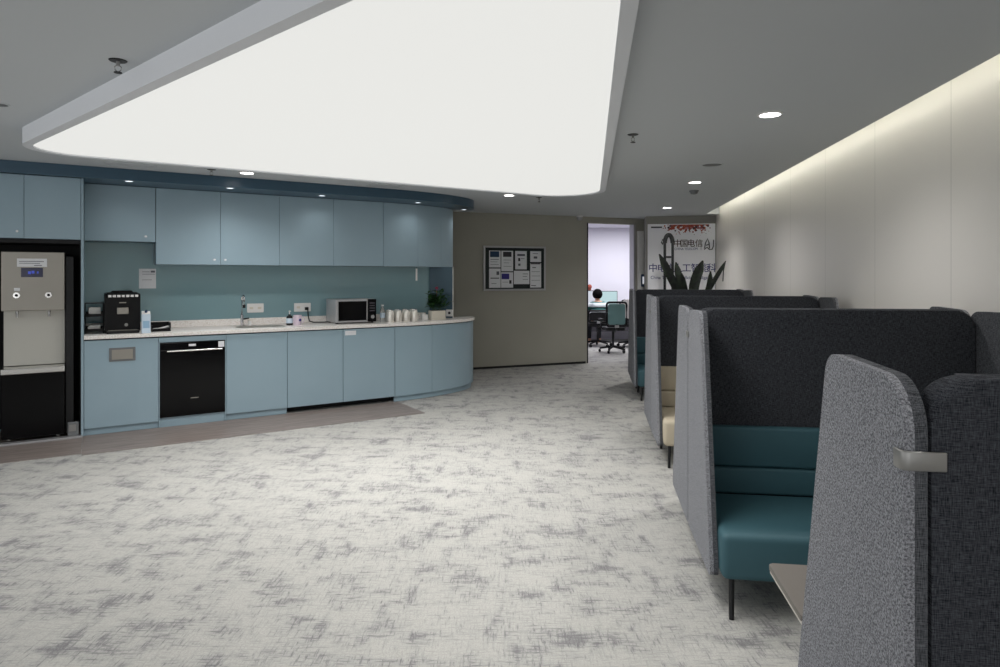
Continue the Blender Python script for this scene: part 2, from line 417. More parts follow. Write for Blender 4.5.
fr_ = MB().prism(rrect(fx0, fx1, .685, .815, .006), XZ, -.006, -.001, .001, 1).build('waste_flap', M['mid_grey'], door)
MB().box(fx0 + .022, fx1 - .022, -.010, -.006, .703, .797, .003).build('flap_plate', M['steel'], door)
c2 = base_unit(S[2], S[3], 'blue base cabinet directly right of the black oven')
c3 = base_unit(S[3], S[4], 'blue base cabinet below the soap bottle and pink mug, over a dark open plinth', recess=True)
c4 = base_unit(S[4], S[5], 'blue base cabinet with a white sticker in its upper left corner', recess=True)
door = [o for o in c4.children if o.name.startswith('door')][0]
MB().box(.022, .15, -.0025, -.0005, .825, .875).build('sticker', M['paper'], door)['label'] = 'white sticker'
# oven housing + oven
hs = kthing('oven_housing', 'blue surround framing the black built-in oven under the counter', 'cabinet', S[1], 0)
w = S[2] - S[1]
MB().box(.001, w - .001, 0, .02, .842, DT, .002, 1).build('header_rail', M['blue'], hs)
MB().box(.001, .0095, 0, .66, .008, .841).box(w - .0095, w - .001, 0, .66, .008, .841).build('side_panel', M['blue'], hs)
MB().box(.0105, w - .0105, .02, .04, .004, .096).build('plinth', M['blue'], hs)
ov = kthing('oven', 'black built-in oven with a silver bar handle under the counter', 'oven', S[1] + .011, -.004, .1)
ow = w - .022
MB().box(0, ow, .03, .6, .0, .735).build('body', M['black'], ov)
MB().box(0, ow, 0, .028, .0, .665, .003).build('door', M['black_gloss'], ov)
MB().box(0, ow, 0, .028, .668, .735, .003).build('control_panel', M['black_gloss'], ov)
hb = MB().tube([(.06, -.035, .655), (ow - .03, -.035, .655)], .009, 10)
for x in (.09, ow - .06): hb.cone((x, -.035, .655), (x, 0, .655), .006, n=8)
hb.build('handle', M['steel_bright'], ov, 40)
MB().box(ow*.43, ow*.54, -.002, 0, .695, .717).build('display_label', M['paper'], ov)
MB().box(ow - .065, ow - .008, -.002, 0, .672, .730).build('sticker', M['paper'], ov)
MB().box(ow*.46, ow*.58, -.0015, 0, .168, .178).build('nameplate', M['steel'], ov)
# curved end cabinet
EA, EB = 1.40, .68
def ell(a, b, phi, s0=S[5], m0=0): return (s0 + a*math.sin(phi), m0 + b*(1 - math.cos(phi)))
def arc_slab(a, b, s0, m0, p0, p1, th, z0, z1, n=24, ref=(0, 0)):
    pts = [ell(a, b, p0 + (p1 - p0)*k/n, s0, m0) for k in range(n+1)]
    back = [ell(a - th, b - th, p0 + (p1 - p0)*k/n, s0, m0 + th) for k in range(n+1)]
    return MB().prism([(p[0] - ref[0], p[1] - ref[1]) for p in pts + back[::-1]], XY, z0, z1)
ce = kthing('curved_end_cabinet', 'curved blue base cabinet rounding the right end of the counter', 'cabinet', S[5], 0)
R0 = (S[5], 0)
inn = [(p - S[5], q) for p, q in curved(.022, S[5], EA - .022, EB - .03, S[5] + .002, .66)]
MB().prism(inn, XY, DB, .896).build('carcass', M['blue_dark'], ce)
def phi_at(px, a=EA, b=EB, s0=S[5], m0=0):
    best = None
    for k in range(0, 1571):
        p = K(*ell(a, b, k/1000, s0, m0)); x = 500 + F*p.x/p.y
        if best is None or abs(x - px) < best[0]: best = (abs(x - px), k/1000)
        if x > px: break
    return best[1]
ph = phi_at(432)
arc_slab(EA, EB, S[5], 0, .002, ph - .002, .02, DB, DT, ref=R0).build('door', M['blue'], ce, 35)
arc_slab(EA, EB, S[5], 0, ph + .002, PI/2 - .01, .02, DB, DT, ref=R0).build('door', M['blue'], ce, 35)
arc_slab(EA - .028, EB - .028, S[5], .028, .0, PI/2 - .01, .02, .004, DB - .004, ref=R0).build('plinth', M['blue'], ce, 35)
# worktop
wt = kthing('worktop', 'long white quartz worktop with a curved right end on the blue cabinets', 'worktop', 0, 0)
MB().prism(curved(-.02, S[5], EA + .02, .699, S[0] + .001, .679), XY, .905, .94, .004, 2).build('slab', M['stone'], wt, 40)
MB().box(S[0] + .003, 2.14, .659, .679, .9402, 1.015, .002, 1).build('upstand', M['stone'], wt)
MB().prism(curved(.0, S[5], EA, .679, S[0] + .002, .66), XY, .8965, .905).build('shadow_gap', M['matte_black'], wt)
sk0, sk1 = s_of(236, .33), s_of(283, .33)
MB().prism(rrect(sk0, sk1, .17, .49, .03), XY, .9402, .9412).build('sink_rim', M['steel'], wt)
# tall cabinet with the dispenser niche
tc_ = kthing('tall_cabinet', 'tall blue cabinet with two doors above the black dispenser niche', 'cabinet', -2.62, 0)
o0 = 2.62
MB().box(o0 - 1.712, o0 - 1.691, -.004, .679, .004, 2.410, .002, 1).build('side_panel', M['blue'], tc_)
MB().box(.0, .015, 0, .679, .024, 1.835).box(.016, .907, .655, .679, .024, 1.835).box(.016, .907, .03, .654, 1.80, 1.835).box(.900, .907, .002, .654, .024, 1.799).build('niche_lining', M['matte_black'], tc_)
MB().box(.0, .906, .021, .679, 1.838, 2.410).build('carcass', M['blue_dark'], tc_)
sd = s_of(24, 0)
for a, b, lk in ((.002, sd + o0 - .0015, sd + o0 - .05), (sd + o0 + .0015, .9055, None)):
    d = MB().box(a, b, 0, .02, 1.838, 2.408, .002, 1).build('door', M['blue'], tc_)
    if lk: MB().cone((lk, 0, 1.90), (lk, -.006, 1.90), .010, n=12).build('lock', M['white'], d)
# upper cabinets
UM, UB, UT = .36, 1.62, 2.410
G_U = 'blue wall cabinets above the counter'
def upper(s0, s1, label, zb=UB, lock=None):
    t = kthing('wall_cabinet', label, 'cabinet', s0, UM, zb, G_U); w = s1 - s0; h = UT - zb
    MB().box(.001, w - .001, .021, .318, .0, h).build('carcass', M['blue_dark'], t)
    d = MB().box(.0015, w - .0015, 0, .02, .0, h - .002, .002, 1).build('door', M['blue'], t)
    if lock: MB().prism(rrect(lock - .012, lock + .012, .045, .065, .008), XZ, -.004, 0).build('lock', M['white'], d)
    return t
upper(S[0], S[1] - .001, 'short blue wall cabinet over the black coffee machine', 1.85, .53)
upper(S[1] + .001, S[2], 'blue wall cabinet right of the short one, with a lock in its lower right corner', lock=.56)
upper(S[2], S[3], 'blue wall cabinet above the tap, with a lock in its lower left corner', lock=.05)
upper(S[3], S[4], 'plain blue wall cabinet above the soap bottle and pink mug')
upper(S[4], S[5], 'plain blue wall cabinet above the microwave')
uc = kthing('curved_wall_cabinet', 'curved blue wall cabinet at the right end, above the potted plant', 'cabinet', S[5], UM, UB)
UA, UBB = 1.20, .50
R1 = (S[5], UM)
cpts = [ell(UA - .03, UBB - .03, k*.03, S[5], UM + .023) for k in range(60)]
cpts = [p for p in cpts if p[1] < .676]
MB().prism([(.003, .316), (.003, .023)] + [(p - S[5], q - UM) for p, q in cpts[1:]] + [(cpts[-1][0] + .01 - S[5], .316)], XY, .0, UT - UB).build('carcass', M['blue_dark'], uc)
pa, pb = phi_at(418, UA, UBB, S[5], UM), phi_at(441, UA, UBB, S[5], UM)
for p0, p1 in ((.002, pa - .002), (pa + .002, pb - .002), (pb + .002, PI/2*.93)):
    arc_slab(UA, UBB, S[5], UM, p0, p1, .02, .0, UT - UB - .002, ref=R1).build('door', M['blue'], uc, 35)
# glazed-look end panel under the curved uppers
ep = kthing('end_panel', 'deep blue upright end panel behind the potted plant', 'panel', 2.19, .655, .9405)
MB().prism([(0, 0), (.24, -.20), (.26, -.18), (.02, .02)], XY, .0, UB - .9415).build('panel', mat('deep_teal_laminate', (58, 84, 98), .5), ep)
MB().prism([(.2405, -.2005), (.2435, -.203), (.2635, -.183), (.2605, -.1805)], XY, .0, UB - .9415).build('edge_strip', M['white'], ep)
so = MB().box(.10, .19, -.004, .004, .155, .245, .002, rot=None)
sock = thing('wall_socket', 'small white round socket plate on the blue end panel right of the plant', 'socket', K(2.19 + .205, .655 - .178, 1.01), KR - .69)
MB().prism(rrect(-.045, .045, -.045, .045, .008), XZ, -.008, -.001, .001, 1).build('plate', M['white'], sock)
MB().cone((0, -.0085, 0), (0, -.011, 0), .018, n=16).build('outlet', M['dark_print'], sock)
so.bm.free()
# bulkhead spots
G_S = 'small recessed spots under the blue bulkhead'
for px, py, lb in ((129, 181, 'small recessed spot under the bulkhead over the coffee machine'), (230, 188, 'small recessed spot under the bulkhead over the tap'),
                   (322, 195.5, 'small recessed spot under the bulkhead over the microwave, left side'), (418, 202.5, 'small recessed spot under the bulkhead where the cabinets start to curve'),
                   (464, 209.5, 'small recessed spot under the curved tip of the bulkhead')):
    p = ray(px, py, 2.4115)
    t = thing('recessed_spot', lb, 'light', p, 0, G_S)
    MB().lathe([(.034, 0), (.044, 0), (.044, -.004), (.034, -.004), (.034, 0)], 20).build('ring', M['alum'], t)
    MB().cone((0, 0, -.001), (0, 0, -.003), .033, n=20).build('lens', M['spot_lamp'], t)

# ================================================================== WATER DISPENSER
ds, de = s_of(1, .0), s_of(64.5, .0)
wd = kthing('water_dispenser', 'tall steel and black water dispenser standing in the dark niche', 'water dispenser', ds, .0, .022)
dw = de - ds
MB().box(.004, dw - .004, .03, .55, .02, .60).build('lower_body', M['black'], wd)
MB().box(.0, dw, .0, .029, .03, .60, .004).build('lower_door', M['black_gloss'], wd)
MB().box(.004, dw - .004, .16, .55, .66, 1.165).build('recess_back', mat('satin_steel', (196, 194, 186), .5, .4), wd)
MB().box(.0, dw + .004, -.05, .55, .605, .655, .006).build('drip_tray', M['steel_bright'], wd)
up = MB().box(.0, dw, .0, .55, 1.166, 1.695, .005).build('tap_panel', M['steel'], wd)
MB().box(dw + .006, dw + .07, .05, .55, .02, 1.66, .004).build('side_housing', M['metal_black'], wd)
def dx(px): return s_of(px, 0) - ds
MB().box(dx(17), dx(47), -.003, -.0005, 1.56, 1.635).build('notice', M['paper'], wd)
for b_ in ((19, 44, 1.606, 1.612), (19, 40, 1.590, 1.595), (34, 42, 1.57, 1.576)): MB().box(dx(b_[0]), dx(b_[1]), -.004, -.0031, b_[2], b_[3]).build('notice_print', M['ink'], wd)
disp = MB().box(dx(21), dx(43), -.004, -.0005, 1.468, 1.552, .002).build('display', M['display'], wd)
MB().box(dx(28), dx(31), -.005, -.004, 1.495, 1.52).box(dx(31.6), dx(34.5), -.005, -.004, 1.50, 1.525).box(dx(37), dx(38.6), -.005, -.004, 1.50, 1.52).build('digits', M['display_text'], disp)
for px in (16.5, 48.5):
    k = MB().cone((dx(px), -.001, 1.305), (dx(px), -.010, 1.305), .026, n=20).build('tap_button', M['steel_bright'], wd, 40)
    MB().cone((dx(px), -.010, 1.305), (dx(px), -.013, 1.305), .012, n=16).build('button_centre', M['black'], k)
    MB().cone((dx(px), .07, 1.16), (dx(px), .07, 1.105), .014, .010, n=12).build('spout', M['chrome'], wd, 40)
MB().box(dx(14), dx(20), -.003, -.0005, 1.345, 1.372).build('tag', M['paper'], wd)
for x in (.05, dw - .05): MB().cone((x, .08, 0), (x, .08, .02), .018, n=12).build('foot', M['champagne'], wd)
# white side box on the niche floor
nb = kthing('junction_box', 'small grey box on the niche floor right of the water dispenser', 'box', -1.77, .0, .024)
MB().box(-.045, .04, 0, .045, 0, .12, .004).build('case', M['mid_grey'], nb); MB().box(-.035, .02, -.004, 0, .04, .10).build('cover', M['champagne'], nb)

# ================================================================== COUNTER ITEMS
CT = .9405
# two-tier caddy with white napkins and cups
m0 = .30
cs = s_of(94.3, m0)
cd = kthing('tiered_caddy', 'black two-tier caddy at the left end of the counter', 'caddy', cs, m0, CT)
for z in (.02, .165):
    MB().box(-.075, .075, -.09, .09, z, z + .006).box(-.075, .075, -.09, -.084, z + .006, z + .028).box(-.075, .075, .084, .09, z + .006, z + .045).box(-.075, -.069, -.083, .083, z + .006, z + .04).box(.069, .075, -.083, .083, z + .006, z + .04).build('tray', M['black'], cd)
for x, y in ((-.0755, .07), (.0755, .07), (-.0755, -.05), (.0755, -.05)): MB().cone((x, y, 0), (x, y, .29), .0048, n=8).build('post', M['metal_black'], cd)
MB().box(-.08, .08, -.06, .09, .291, .298).build('lid', M['black'], cd)
for z, nm in ((.0265, 'lower'), (.1715, 'upper')):
    nk = MB(); random.seed(4 if nm == 'lower' else 5)
    for k in range(11 if nm == 'upper' else 7):
        a_ = random.uniform(-.12, .12)
        nk.box(-.05, .05, -.055, .06, .0005 + .0075*k, .0065 + .0075*k, .002, 1, Matrix.Rotation(a_, 4, 'Z'))
    o = nk.build('napkin_stack', M['towel'], None, None, K(cs, m0, CT + z), KR)
    tag(o, f'white paper napkins stacked on the {nm} tier of the black caddy', 'napkins', 'napkin stacks in the black caddy')
# coffee machine
m0 = .20
x0, x1 = s_of(104.5, m0), s_of(140.5, m0)
cm = kthing('coffee_machine', 'black automatic coffee machine on the counter under the short cabinet', 'coffee machine', (x0+x1)/2, m0, CT)
cw = (x1 - x0)/2
MB().prism(rrect(-cw, cw, .012, .385, .012), XZ, .0, .40, .012, 2).build('body', M['black'], cm, 40)
MB().box(-cw + .02, cw - .02, .10, .36, .385, .394, .004).build('top_tray', M['metal_black'], cm)
MB().prism([(-.1, .394), (.1, .394), (.085, .412), (-.085, .412)], XZ, .16, .32, .004, 2).build('bean_hopper', M['black_gloss'], cm)
MB().box(-cw + .012, cw - .012, -.012, -.0005, .345, .381, .006).build('control_panel', M['black_gloss'], cm)
for k in range(7): MB().box(-cw + .03 + k*.038, -cw + .058 + k*.038, -.014, -.012, .352, .374).build('button', M['white'], cm)
MB().box(-.05, .05, -.045, -.0005, .185, .25, .008).build('coffee_spout', M['steel'], cm)
MB().box(-.03, .03, -.003, -.0005, .292, .302).build('badge', M['steel'], cm)
MB().box(-cw + .015, cw - .015, -.10, -.001, .0, .028, .005).build('drip_tray', M['metal_black'], cm)
MB().box(-cw + .03, cw - .03, -.09, -.012, .0285, .032).build('drip_grille', M['steel'], cm)
MB().cone((.03, -.002, .078), (.03, -.008, .078), .016, n=16).build('dial', M['champagne'], cm)
# white-blue carton bottle
m0 = .06
bt = kthing('milk_carton', 'pale blue and white carton right of the coffee machine', 'carton', s_of(146, m0), m0, CT)
MB().box(-.038, .038, -.035, .035, 0, .185, .004).build('body', M['liquid'], bt)
MB().prism([(-.035, .1855), (.035, .1855), (0, .215)], YZ, -.036, .036).build('gable_top', M['white'], bt)
MB().cone((0, -.018, .205), (0, -.028, .222), .012, n=12).build('cap', M['blue_print'], bt)
MB().box(-.028, .028, -.0365, -.0352, .05, .12).build('print', mat('light_blue_print', (150, 186, 214), .6), bt)
# dark tray with utensil
m0 = .28
x0, x1 = s_of(151, m0), s_of(170, m0)
ty = kthing('serving_tray', 'black open tray on the counter right of the carton', 'tray', (x0+x1)/2, m0, CT)
tw = (x1 - x0)/2
MB().box(-tw, tw, -.10, .10, 0, .008).box(-tw, tw, .092, .10, .008, .085).box(-tw, -tw + .008, -.092, .092, .008, .06).box(tw - .008, tw, -.092, .092, .008, .085).box(-tw + .009, tw - .009, -.10, -.094, .008, .03).build('shell', M['black'], ty)
ul = MB().ball((-.045, 0, .012), .036, 8, (1.1, .8, .3)).tube([(-.02, 0, .014), (.085, .01, .034)], [.010, .012], 8)
o = ul.build('scoop', M['white'], None, 50, K((x0+x1)/2, m0 - .03, CT + .0085), KR)
tag(o, 'white plastic scoop lying in the black tray', 'scoop')
# notice paper on the splashback
o = MB().box(0, s_of(156, .679) - s_of(139, .679), -.002, 0, 0, .21).build('notice_sheet', M['paper'], None, None, K(s_of(139, .679), .679, 1.367), KR)
tag(o, 'white notice sheet on the teal splashback above the coffee machine', 'notice')
for b_ in ((.03, .10, .175, .18), (.03, .15, .15, .154), (.03, .12, .09, .094), (.11, .15, .17, .19)): MB().box(b_[0], b_[1], -.003, -.0021, b_[2], b_[3]).build('print', M['ink'], o)
# tap
m0 = .53
tp = kthing('kitchen_tap', 'tall chrome kitchen tap behind the sink', 'tap', s_of(242, m0), m0, CT)
MB().cone((0, 0, 0), (0, 0, .012), .028, n=20).cone((0, 0, .012), (0, 0, .12), .018, n=16).build('base', M['chrome'], tp, 40)
pts = [(0, 0, .12), (0, 0, .29)] + [(0, -.06 + .06*math.cos(a), .29 + .055*math.sin(a)) for a in [PI*k/10 for k in range(1, 11)]] + [(0, -.12, .24)]
MB().tube(pts, .012, 12).build('spout', M['chrome'], tp, 50)
MB().cone((0, -.12, .24), (0, -.12, .205), .016, .014, n=14).build('spray_head', M['metal_black'], tp, 40)
MB().cone((.015, 0, .075), (.075, -.01, .085), .009, .007, n=10).build('lever', M['metal_black'], tp, 40)
# switch plate, socket, soap pump
def plate(px0, px1, y0, y1, label, name, cat, m=.679):
    a, b = s_of(px0, m), s_of(px1, m); P = K((a+b)/2, m); z = P.y
    h0, h1 = EYE - (y1 - HY)*z/F, EYE - (y0 - HY)*z/F
    t = thing(name, label, cat, K((a+b)/2, m, (h0+h1)/2), KR)
    MB().prism(rrect(-(b-a)/2, (b-a)/2, -(h1-h0)/2, (h1-h0)/2, .006), XZ, -.010, -.001, .002, 1).build('plate', M['white'], t)
    return t, (b-a)/2, (h1-h0)/2
t, hw, hh = plate(247, 263.5, 303.5, 312.5, 'white double socket plate beside the chrome tap', 'wall_socket', 'socket')
for x in (-.5, .5): MB().box(x*hw - .02, x*hw + .02, -.0115, -.0102, -.012, .012).build('outlet', M['pot'], t)
t, hw, hh = plate(294, 310.5, 303, 311.5, 'white double socket plate with a black plug, left of the microwave', 'wall_socket', 'socket')
for x in (-.5,): MB().box(x*hw - .02, x*hw + .02, -.0115, -.0102, -.012, .012).build('outlet', M['pot'], t)
pc = K(s_of(306, .679), .679, EYE - (308.5 - HY)*K(s_of(306, .679), .679).y/F)
pl = thing('power_cord', 'black power cord and plug from the socket to the microwave', 'cord', pc, KR)
MB().box(-.02, .02, -.045, -.012, -.018, .018, .005).build('plug', M['black'], pl)
zc = CT - pc.z
MB().tube([(0, -.045, 0), (.005, -.06, -.01), (.01, -.06, zc*.5), (.02, -.07, zc + .02), (.06, -.11, zc + .0075), (.14, -.15, zc + .0075), (.21, -.15, zc + .0075), (.235, -.12, zc + .0075)], .0065, 8).build('cable', M['black'], pl, 60)
m0 = .33
sp = kthing('soap_bottle', 'dark soap pump bottle with a pale label, left of the pink mug', 'bottle', s_of(289.5, m0), m0, CT)
MB().lathe([(0, 0), (.034, 0), (.036, .006), (.036, .085), (.03, .105), (.014, .115), (.014, .125), (0, .125)], 18).build('body', M['metal_black'], sp, 40)
MB().lathe([(.0365, .025), (.0372, .025), (.0372, .08), (.0365, .08)], 18).build('label', M['liquid'], sp, 40)
MB().cone((0, 0, .125), (0, 0, .155), .006, n=8).box(-.008, .008, -.036, .01, .155, .166, .003).build('pump', M['white'], sp)
m0 = .30
mg = kthing('mug', 'pale pink mug with a dark motif standing left of the microwave', 'mug', s_of(297.5, m0), m0, CT)
MB().lathe([(0, 0), (.04, 0), (.044, .008), (.046, .115), (.042, .115), (.040, .012), (0, .01)], 24).build('body', M['pink'], mg, 40)
MB().tube([(.042, 0, .095), (.068, 0, .092), (.078, 0, .065), (.068, 0, .035), (.043, 0, .03)], .006, 8).build('handle', M['pink'], mg, 60)
MB().ball((.018, -.043, .06), .016, 8, (1, .25, 1)).build('motif', M['purple_print'], mg, 60)
dm = kthing('small_tin', 'small white tin standing beside the tap on the counter', 'tin', s_of(249.5, .56), .56, CT)
MB().lathe([(0, 0), (.019, 0), (.019, .055), (0, .055)], 16).build('body', M['white'], dm, 40)
MB().lathe([(0, .0555), (.02, .0555), (.02, .066), (0, .066)], 16).build('lid', M['pot'], dm, 40)
# microwave
m0 = .20
x0, x1 = s_of(335.5, m0), s_of(376, m0)
mw = kthing('microwave', 'silver microwave with a black glass door on the counter', 'microwave', (x0+x1)/2, m0, CT)
hw = (x1 - x0)/2
MB().box(-hw, hw, .012, .36, .014, .285, .006).build('body', M['alum'], mw)
MB().box(-hw, hw*.56, -.012, .0115, .016, .284, .005).build('door', M['alum'], mw)
MB().box(-hw + .03, hw*.50, -.0145, -.0125, .036, .262, .002).build('door_glass', M['black_gloss'], mw)
MB().box(hw*.565, hw, -.012, .0115, .016, .284, .005).build('control_panel', M['black_gloss'], mw)
MB().cone((hw*.79, -.0125, .075), (hw*.79, -.03, .075), .022, n=20).build('dial', M['steel_bright'], mw, 40)
for k in range(4): MB().box(hw*.66, hw*.92, -.014, -.0122, .14 + k*.03, .155 + k*.03).build('button', M['dark_print'], mw)
for x in (-hw + .03, hw - .03):
    for y in (.05, .32): MB().cone((x, y, 0), (x, y, .014), .014, n=10).build('foot', M['black'], mw)
# bottle, cups
m0 = .30
wb = kthing('water_bottle', 'small clear water bottle just right of the microwave', 'bottle', s_of(382.5, m0), m0, CT)
MB().lathe([(0, 0), (.03, 0), (.032, .01), (.03, .06), (.032, .12), (.028, .15), (.013, .175), (.013, .19), (0, .19)], 18).build('body', M['glass'], wb, 40)
MB().lathe([(0, .1905), (.0155, .1905), (.0155, .208), (0, .208)], 14).build('cap', M['white'], wb, 40)
MB().lathe([(.0322, .05), (.0328, .05), (.0328, .11), (.0322, .11)], 18).build('label', M['liquid'], wb, 40)
G_C = 'upturned cups between the water bottle and the plant'
cups = None
for r, (mm, pxs) in enumerate(((.24, (390.5, 398.5, 406.5, 414.5)), (.36, (388.5, 396.5, 404.5, 412)))):
    for k, px in enumerate(pxs):
        row = 'front' if r == 0 else 'back'
        lb = f'steel-rimmed upturned cup, {["first","second","third","fourth"][k]} from the microwave in the {row} row'
        loc = K(s_of(px, mm), mm, CT)
        if cups is None:
            cups = thing('cup', lb, 'cup', loc, KR, G_C)
            MB().lathe([(.037, 0), (.041, .0), (.044, .035), (.043, .09), (.034, .132), (.027, .14), (0, .14)], 20).build('bowl', M['steel_cup'], cups, 50)
            MB().tube([(.010, -.040, .085), (.012, -.056, .08), (.013, -.060, .055), (.012, -.056, .035), (.010, -.043, .03)], .0045, 8).build('handle', M['steel_cup'], cups, 60)
            MB().lathe([(.022, .1405), (.024, .1405), (.024, .147), (.022, .147)], 20).build('foot_ring', M['chrome'], cups, 50)
        else: dup(cups, loc, KR + (k*.35 - .5)*.8, lb)
# plant in a white planter, and a white box
m0 = .33
bx = kthing('tissue_box', 'small white box on the counter left of the planter', 'box', s_of(424, m0), m0, CT)
MB().box(-.04, .04, -.035, .035, 0, .07, .004).build('body', M['white'], bx)
MB().ball((0, 0, .071), .022, 6, (1, .35, .7)).build('tissue', M['towel'], bx, 60)
m0 = .32
pp = kthing('potted_plant', 'leafy green plant with a magenta flower in a cream planter', 'plant', s_of(437, m0), m0, CT)
MB().prism(rrect(-.10, .10, -.055, .055, .012), XY, 0, .115, .003, 1).build('planter', M['pot'], pp, 40)
MB().box(-.085, .085, -.042, .042, .1155, .119).build('soil', M['soil'], pp)
lf = MB(); st = MB(); random.seed(11)
def leaf(mb, p, d, ln, wd, droop=.25, nseg=5, th=.0012):
    d = d.normalized(); side = d.cross(Vector((0, 0, 1)))
    side = side.normalized() if side.length > .05 else Vector((1, 0, 0))
    nrm = side.cross(d).normalized(); rows = []
    for k in range(nseg+1):
        t = k/nseg; c = p + d*ln*t - Vector((0, 0, 1))*droop*ln*t*t
        w = wd*math.sin(PI*min(1, t*.92 + .06))
        rows.append((c - side*w + nrm*w*.25, c, c + side*w + nrm*w*.25))
    vs = [[mb.bm.verts.new(x) for x in r] for r in rows]; vb = [[mb.bm.verts.new(x - nrm*th) for x in r] for r in rows]
    for k in range(nseg):
        for j in (0, 1):
            mb.bm.faces.new((vs[k][j], vs[k][j+1], vs[k+1][j+1], vs[k+1][j]))
            mb.bm.faces.new((vb[k][j], vb[k+1][j], vb[k+1][j+1], vb[k][j+1]))
for i in range(26):
    a = random.random()*2*PI; q = Vector((random.uniform(-.07, .07), random.uniform(-.03, .03), .117))
    top = q + Vector((.10*math.cos(a), .07*math.sin(a), random.uniform(.06, .25)))
    st.tube([q, (q + top)/2 + Vector((.01, 0, .02)), top], .0025, 6)
    for k in range(5):
        b = random.random()*2*PI; tt = .45 + .55*k/4
        leaf(lf, q.lerp(top, tt), Vector((math.cos(b), math.sin(b)*.7, random.uniform(.2, .9))), random.uniform(.06, .10), random.uniform(.018, .028))
st.build('stems', M['leaf'], pp, 60)
lf.build('foliage', M['leaf'], pp)
fl = MB()
for k in range(6): fl.ball((-.005 + .012*math.cos(k), .0 + .010*math.sin(k), .395 + .004*k), .012, 6, (1, 1, .7))
fl.tube([(-.005, 0, .3), (-.005, 0, .395)], .0025, 6)
fl.build('flower', M['flower'], pp, 60)
# hanging white tab at the splashback joint
hs_ = kthing('hanging_tag', 'narrow white tag hanging under the wall cabinets near the corner', 'tag', s_of(416.5, .46), .46, 1.44)
MB().box(-.012, .012, -.002, .002, .0, .155).build('strip', M['white'], hs_); MB().tube([(0, 0, .155), (0, 0, .178)], .002, 6).build('cord', M['metal_black'], hs_)

# ================================================================== FAR WALL
nb0, nb1 = t_of(483), t_of(545)
bd = thing('notice_board', 'aluminium framed dark notice board on the taupe far wall', 'notice board', W(nb0, -.002, 1.26), WR)
bw, bh = nb1 - nb0, .73
MB().box(.02, bw - .02, -.02, 0, .02, bh - .02).build('backing', M['dark_green'], bd)
MB().box(0, bw, -.035, 0, 0, .03, .006).box(0, bw, -.035, 0, bh - .03, bh, .006).box(0, .03, -.035, 0, .03, bh - .03, .006).box(bw - .03, bw, -.035, 0, .03, bh - .03, .006).build('frame', M['alum'], bd)
G_P = 'papers pinned on the notice board'
def zx(x): return (x - 20)/(712 - 20)*bw
def zy(y): return bh - (y - 110)/(620 - 110)*bh
papers = [((80, 205, 165, 355), 'white sheet with a dark blue picture at the top left of the notice board', [((90, 190, 172, 238), 'blue_print'), ((95, 185, 262, 268), 'ink'), ((95, 170, 290, 294), 'ink'), ((95, 185, 320, 324), 'ink')]),
          ((213, 343, 165, 398), 'white sheet with a dark picture, second in the upper row of the notice board', [((232, 325, 176, 234), 'dark_print'), ((235, 320, 268, 272), 'ink'), ((240, 300, 300, 304), 'ink'), ((235, 325, 340, 344), 'ink')]),
          ((366, 496, 165, 376), 'white sheet with two small dark motifs, third in the upper row of the notice board', [((390, 475, 200, 222), 'ink'), ((400, 422, 245, 282), 'dark_print'), ((400, 425, 310, 335), 'ink'), ((430, 470, 250, 256), 'ink')]),
          ((535, 660, 165, 290), 'small white sheet with a grey drawing at the top right of the notice board', [((565, 625, 190, 196), 'ink'), ((575, 615, 225, 250), 'ink')]),
          ((535, 660, 305, 586), 'long white sheet with a dark heading, lower right of the notice board', [((540, 650, 306, 316), 'dark_print'), ((560, 600, 350, 360), 'ink'), ((550, 645, 400, 404), 'ink'), ((550, 645, 450, 454), 'ink'), ((550, 645, 500, 504), 'ink'), ((545, 600, 560, 568), 'dark_print')]),
          ((80, 205, 368, 586), 'white sheet with a small dark stamp, lower left of the notice board', [((160, 190, 400, 440), 'ink'), ((95, 190, 472, 482), 'dark_print'), ((105, 160, 535, 540), 'ink')]),
          ((211, 343, 410, 586), 'pale sheet with a purple block, second in the lower row of the notice board', [((216, 300, 425, 488), 'purple_print'), ((300, 325, 500, 540), 'dark_print'), ((225, 290, 520, 524), 'ink')]),
          ((352, 526, 392, 546), 'white sheet lying landscape under the third sheet of the notice board', [((450, 510, 425, 431), 'ink'), ((450, 500, 455, 460), 'ink'), ((450, 510, 490, 494), 'ink')])]
for (x0, x1, y0, y1), lb, pr in papers:
    cx, cz = zx(x0), zy(y1)
    p = bd.matrix_basis @ Vector((0, 0, 0))
    base_p = W(nb0 + cx, -.0235, 1.26 + cz)
    o = MB().box(0, zx(x1) - cx, -.001, 0, 0, zy(y0) - cz).build('notice_paper', M['paper'], None, None, base_p, WR)
    tag(o, lb, 'paper', G_P)
    for (a0, a1, b0, b1), mm in pr:
        MB().box(zx(a0) - cx, zx(a1) - cx, -.0018, -.0011, zy(b1) - cz, zy(b0) - cz).build('print', M[mm], o)
# access reader on the wall end
tt0, tt1 = t_of(641.2, -.05), t_of(645.8, -.05)
ar = thing('access_panel', 'small lit touch panel on the wall end left of the sign', 'access panel', W((tt0+tt1)/2, -.05, 1.42), WR)
MB().prism(rrect(-(tt1-tt0)/2, (tt1-tt0)/2, -.11, .11, .01), XZ, -.02, .048, .003, 1).build('case', M['blue_print'], ar)
MB().box(-(tt1-tt0)/2 + .014, (tt1-tt0)/2 - .014, -.0225, -.0203, -.06, .07).build('screen', M['screen_white'], ar)

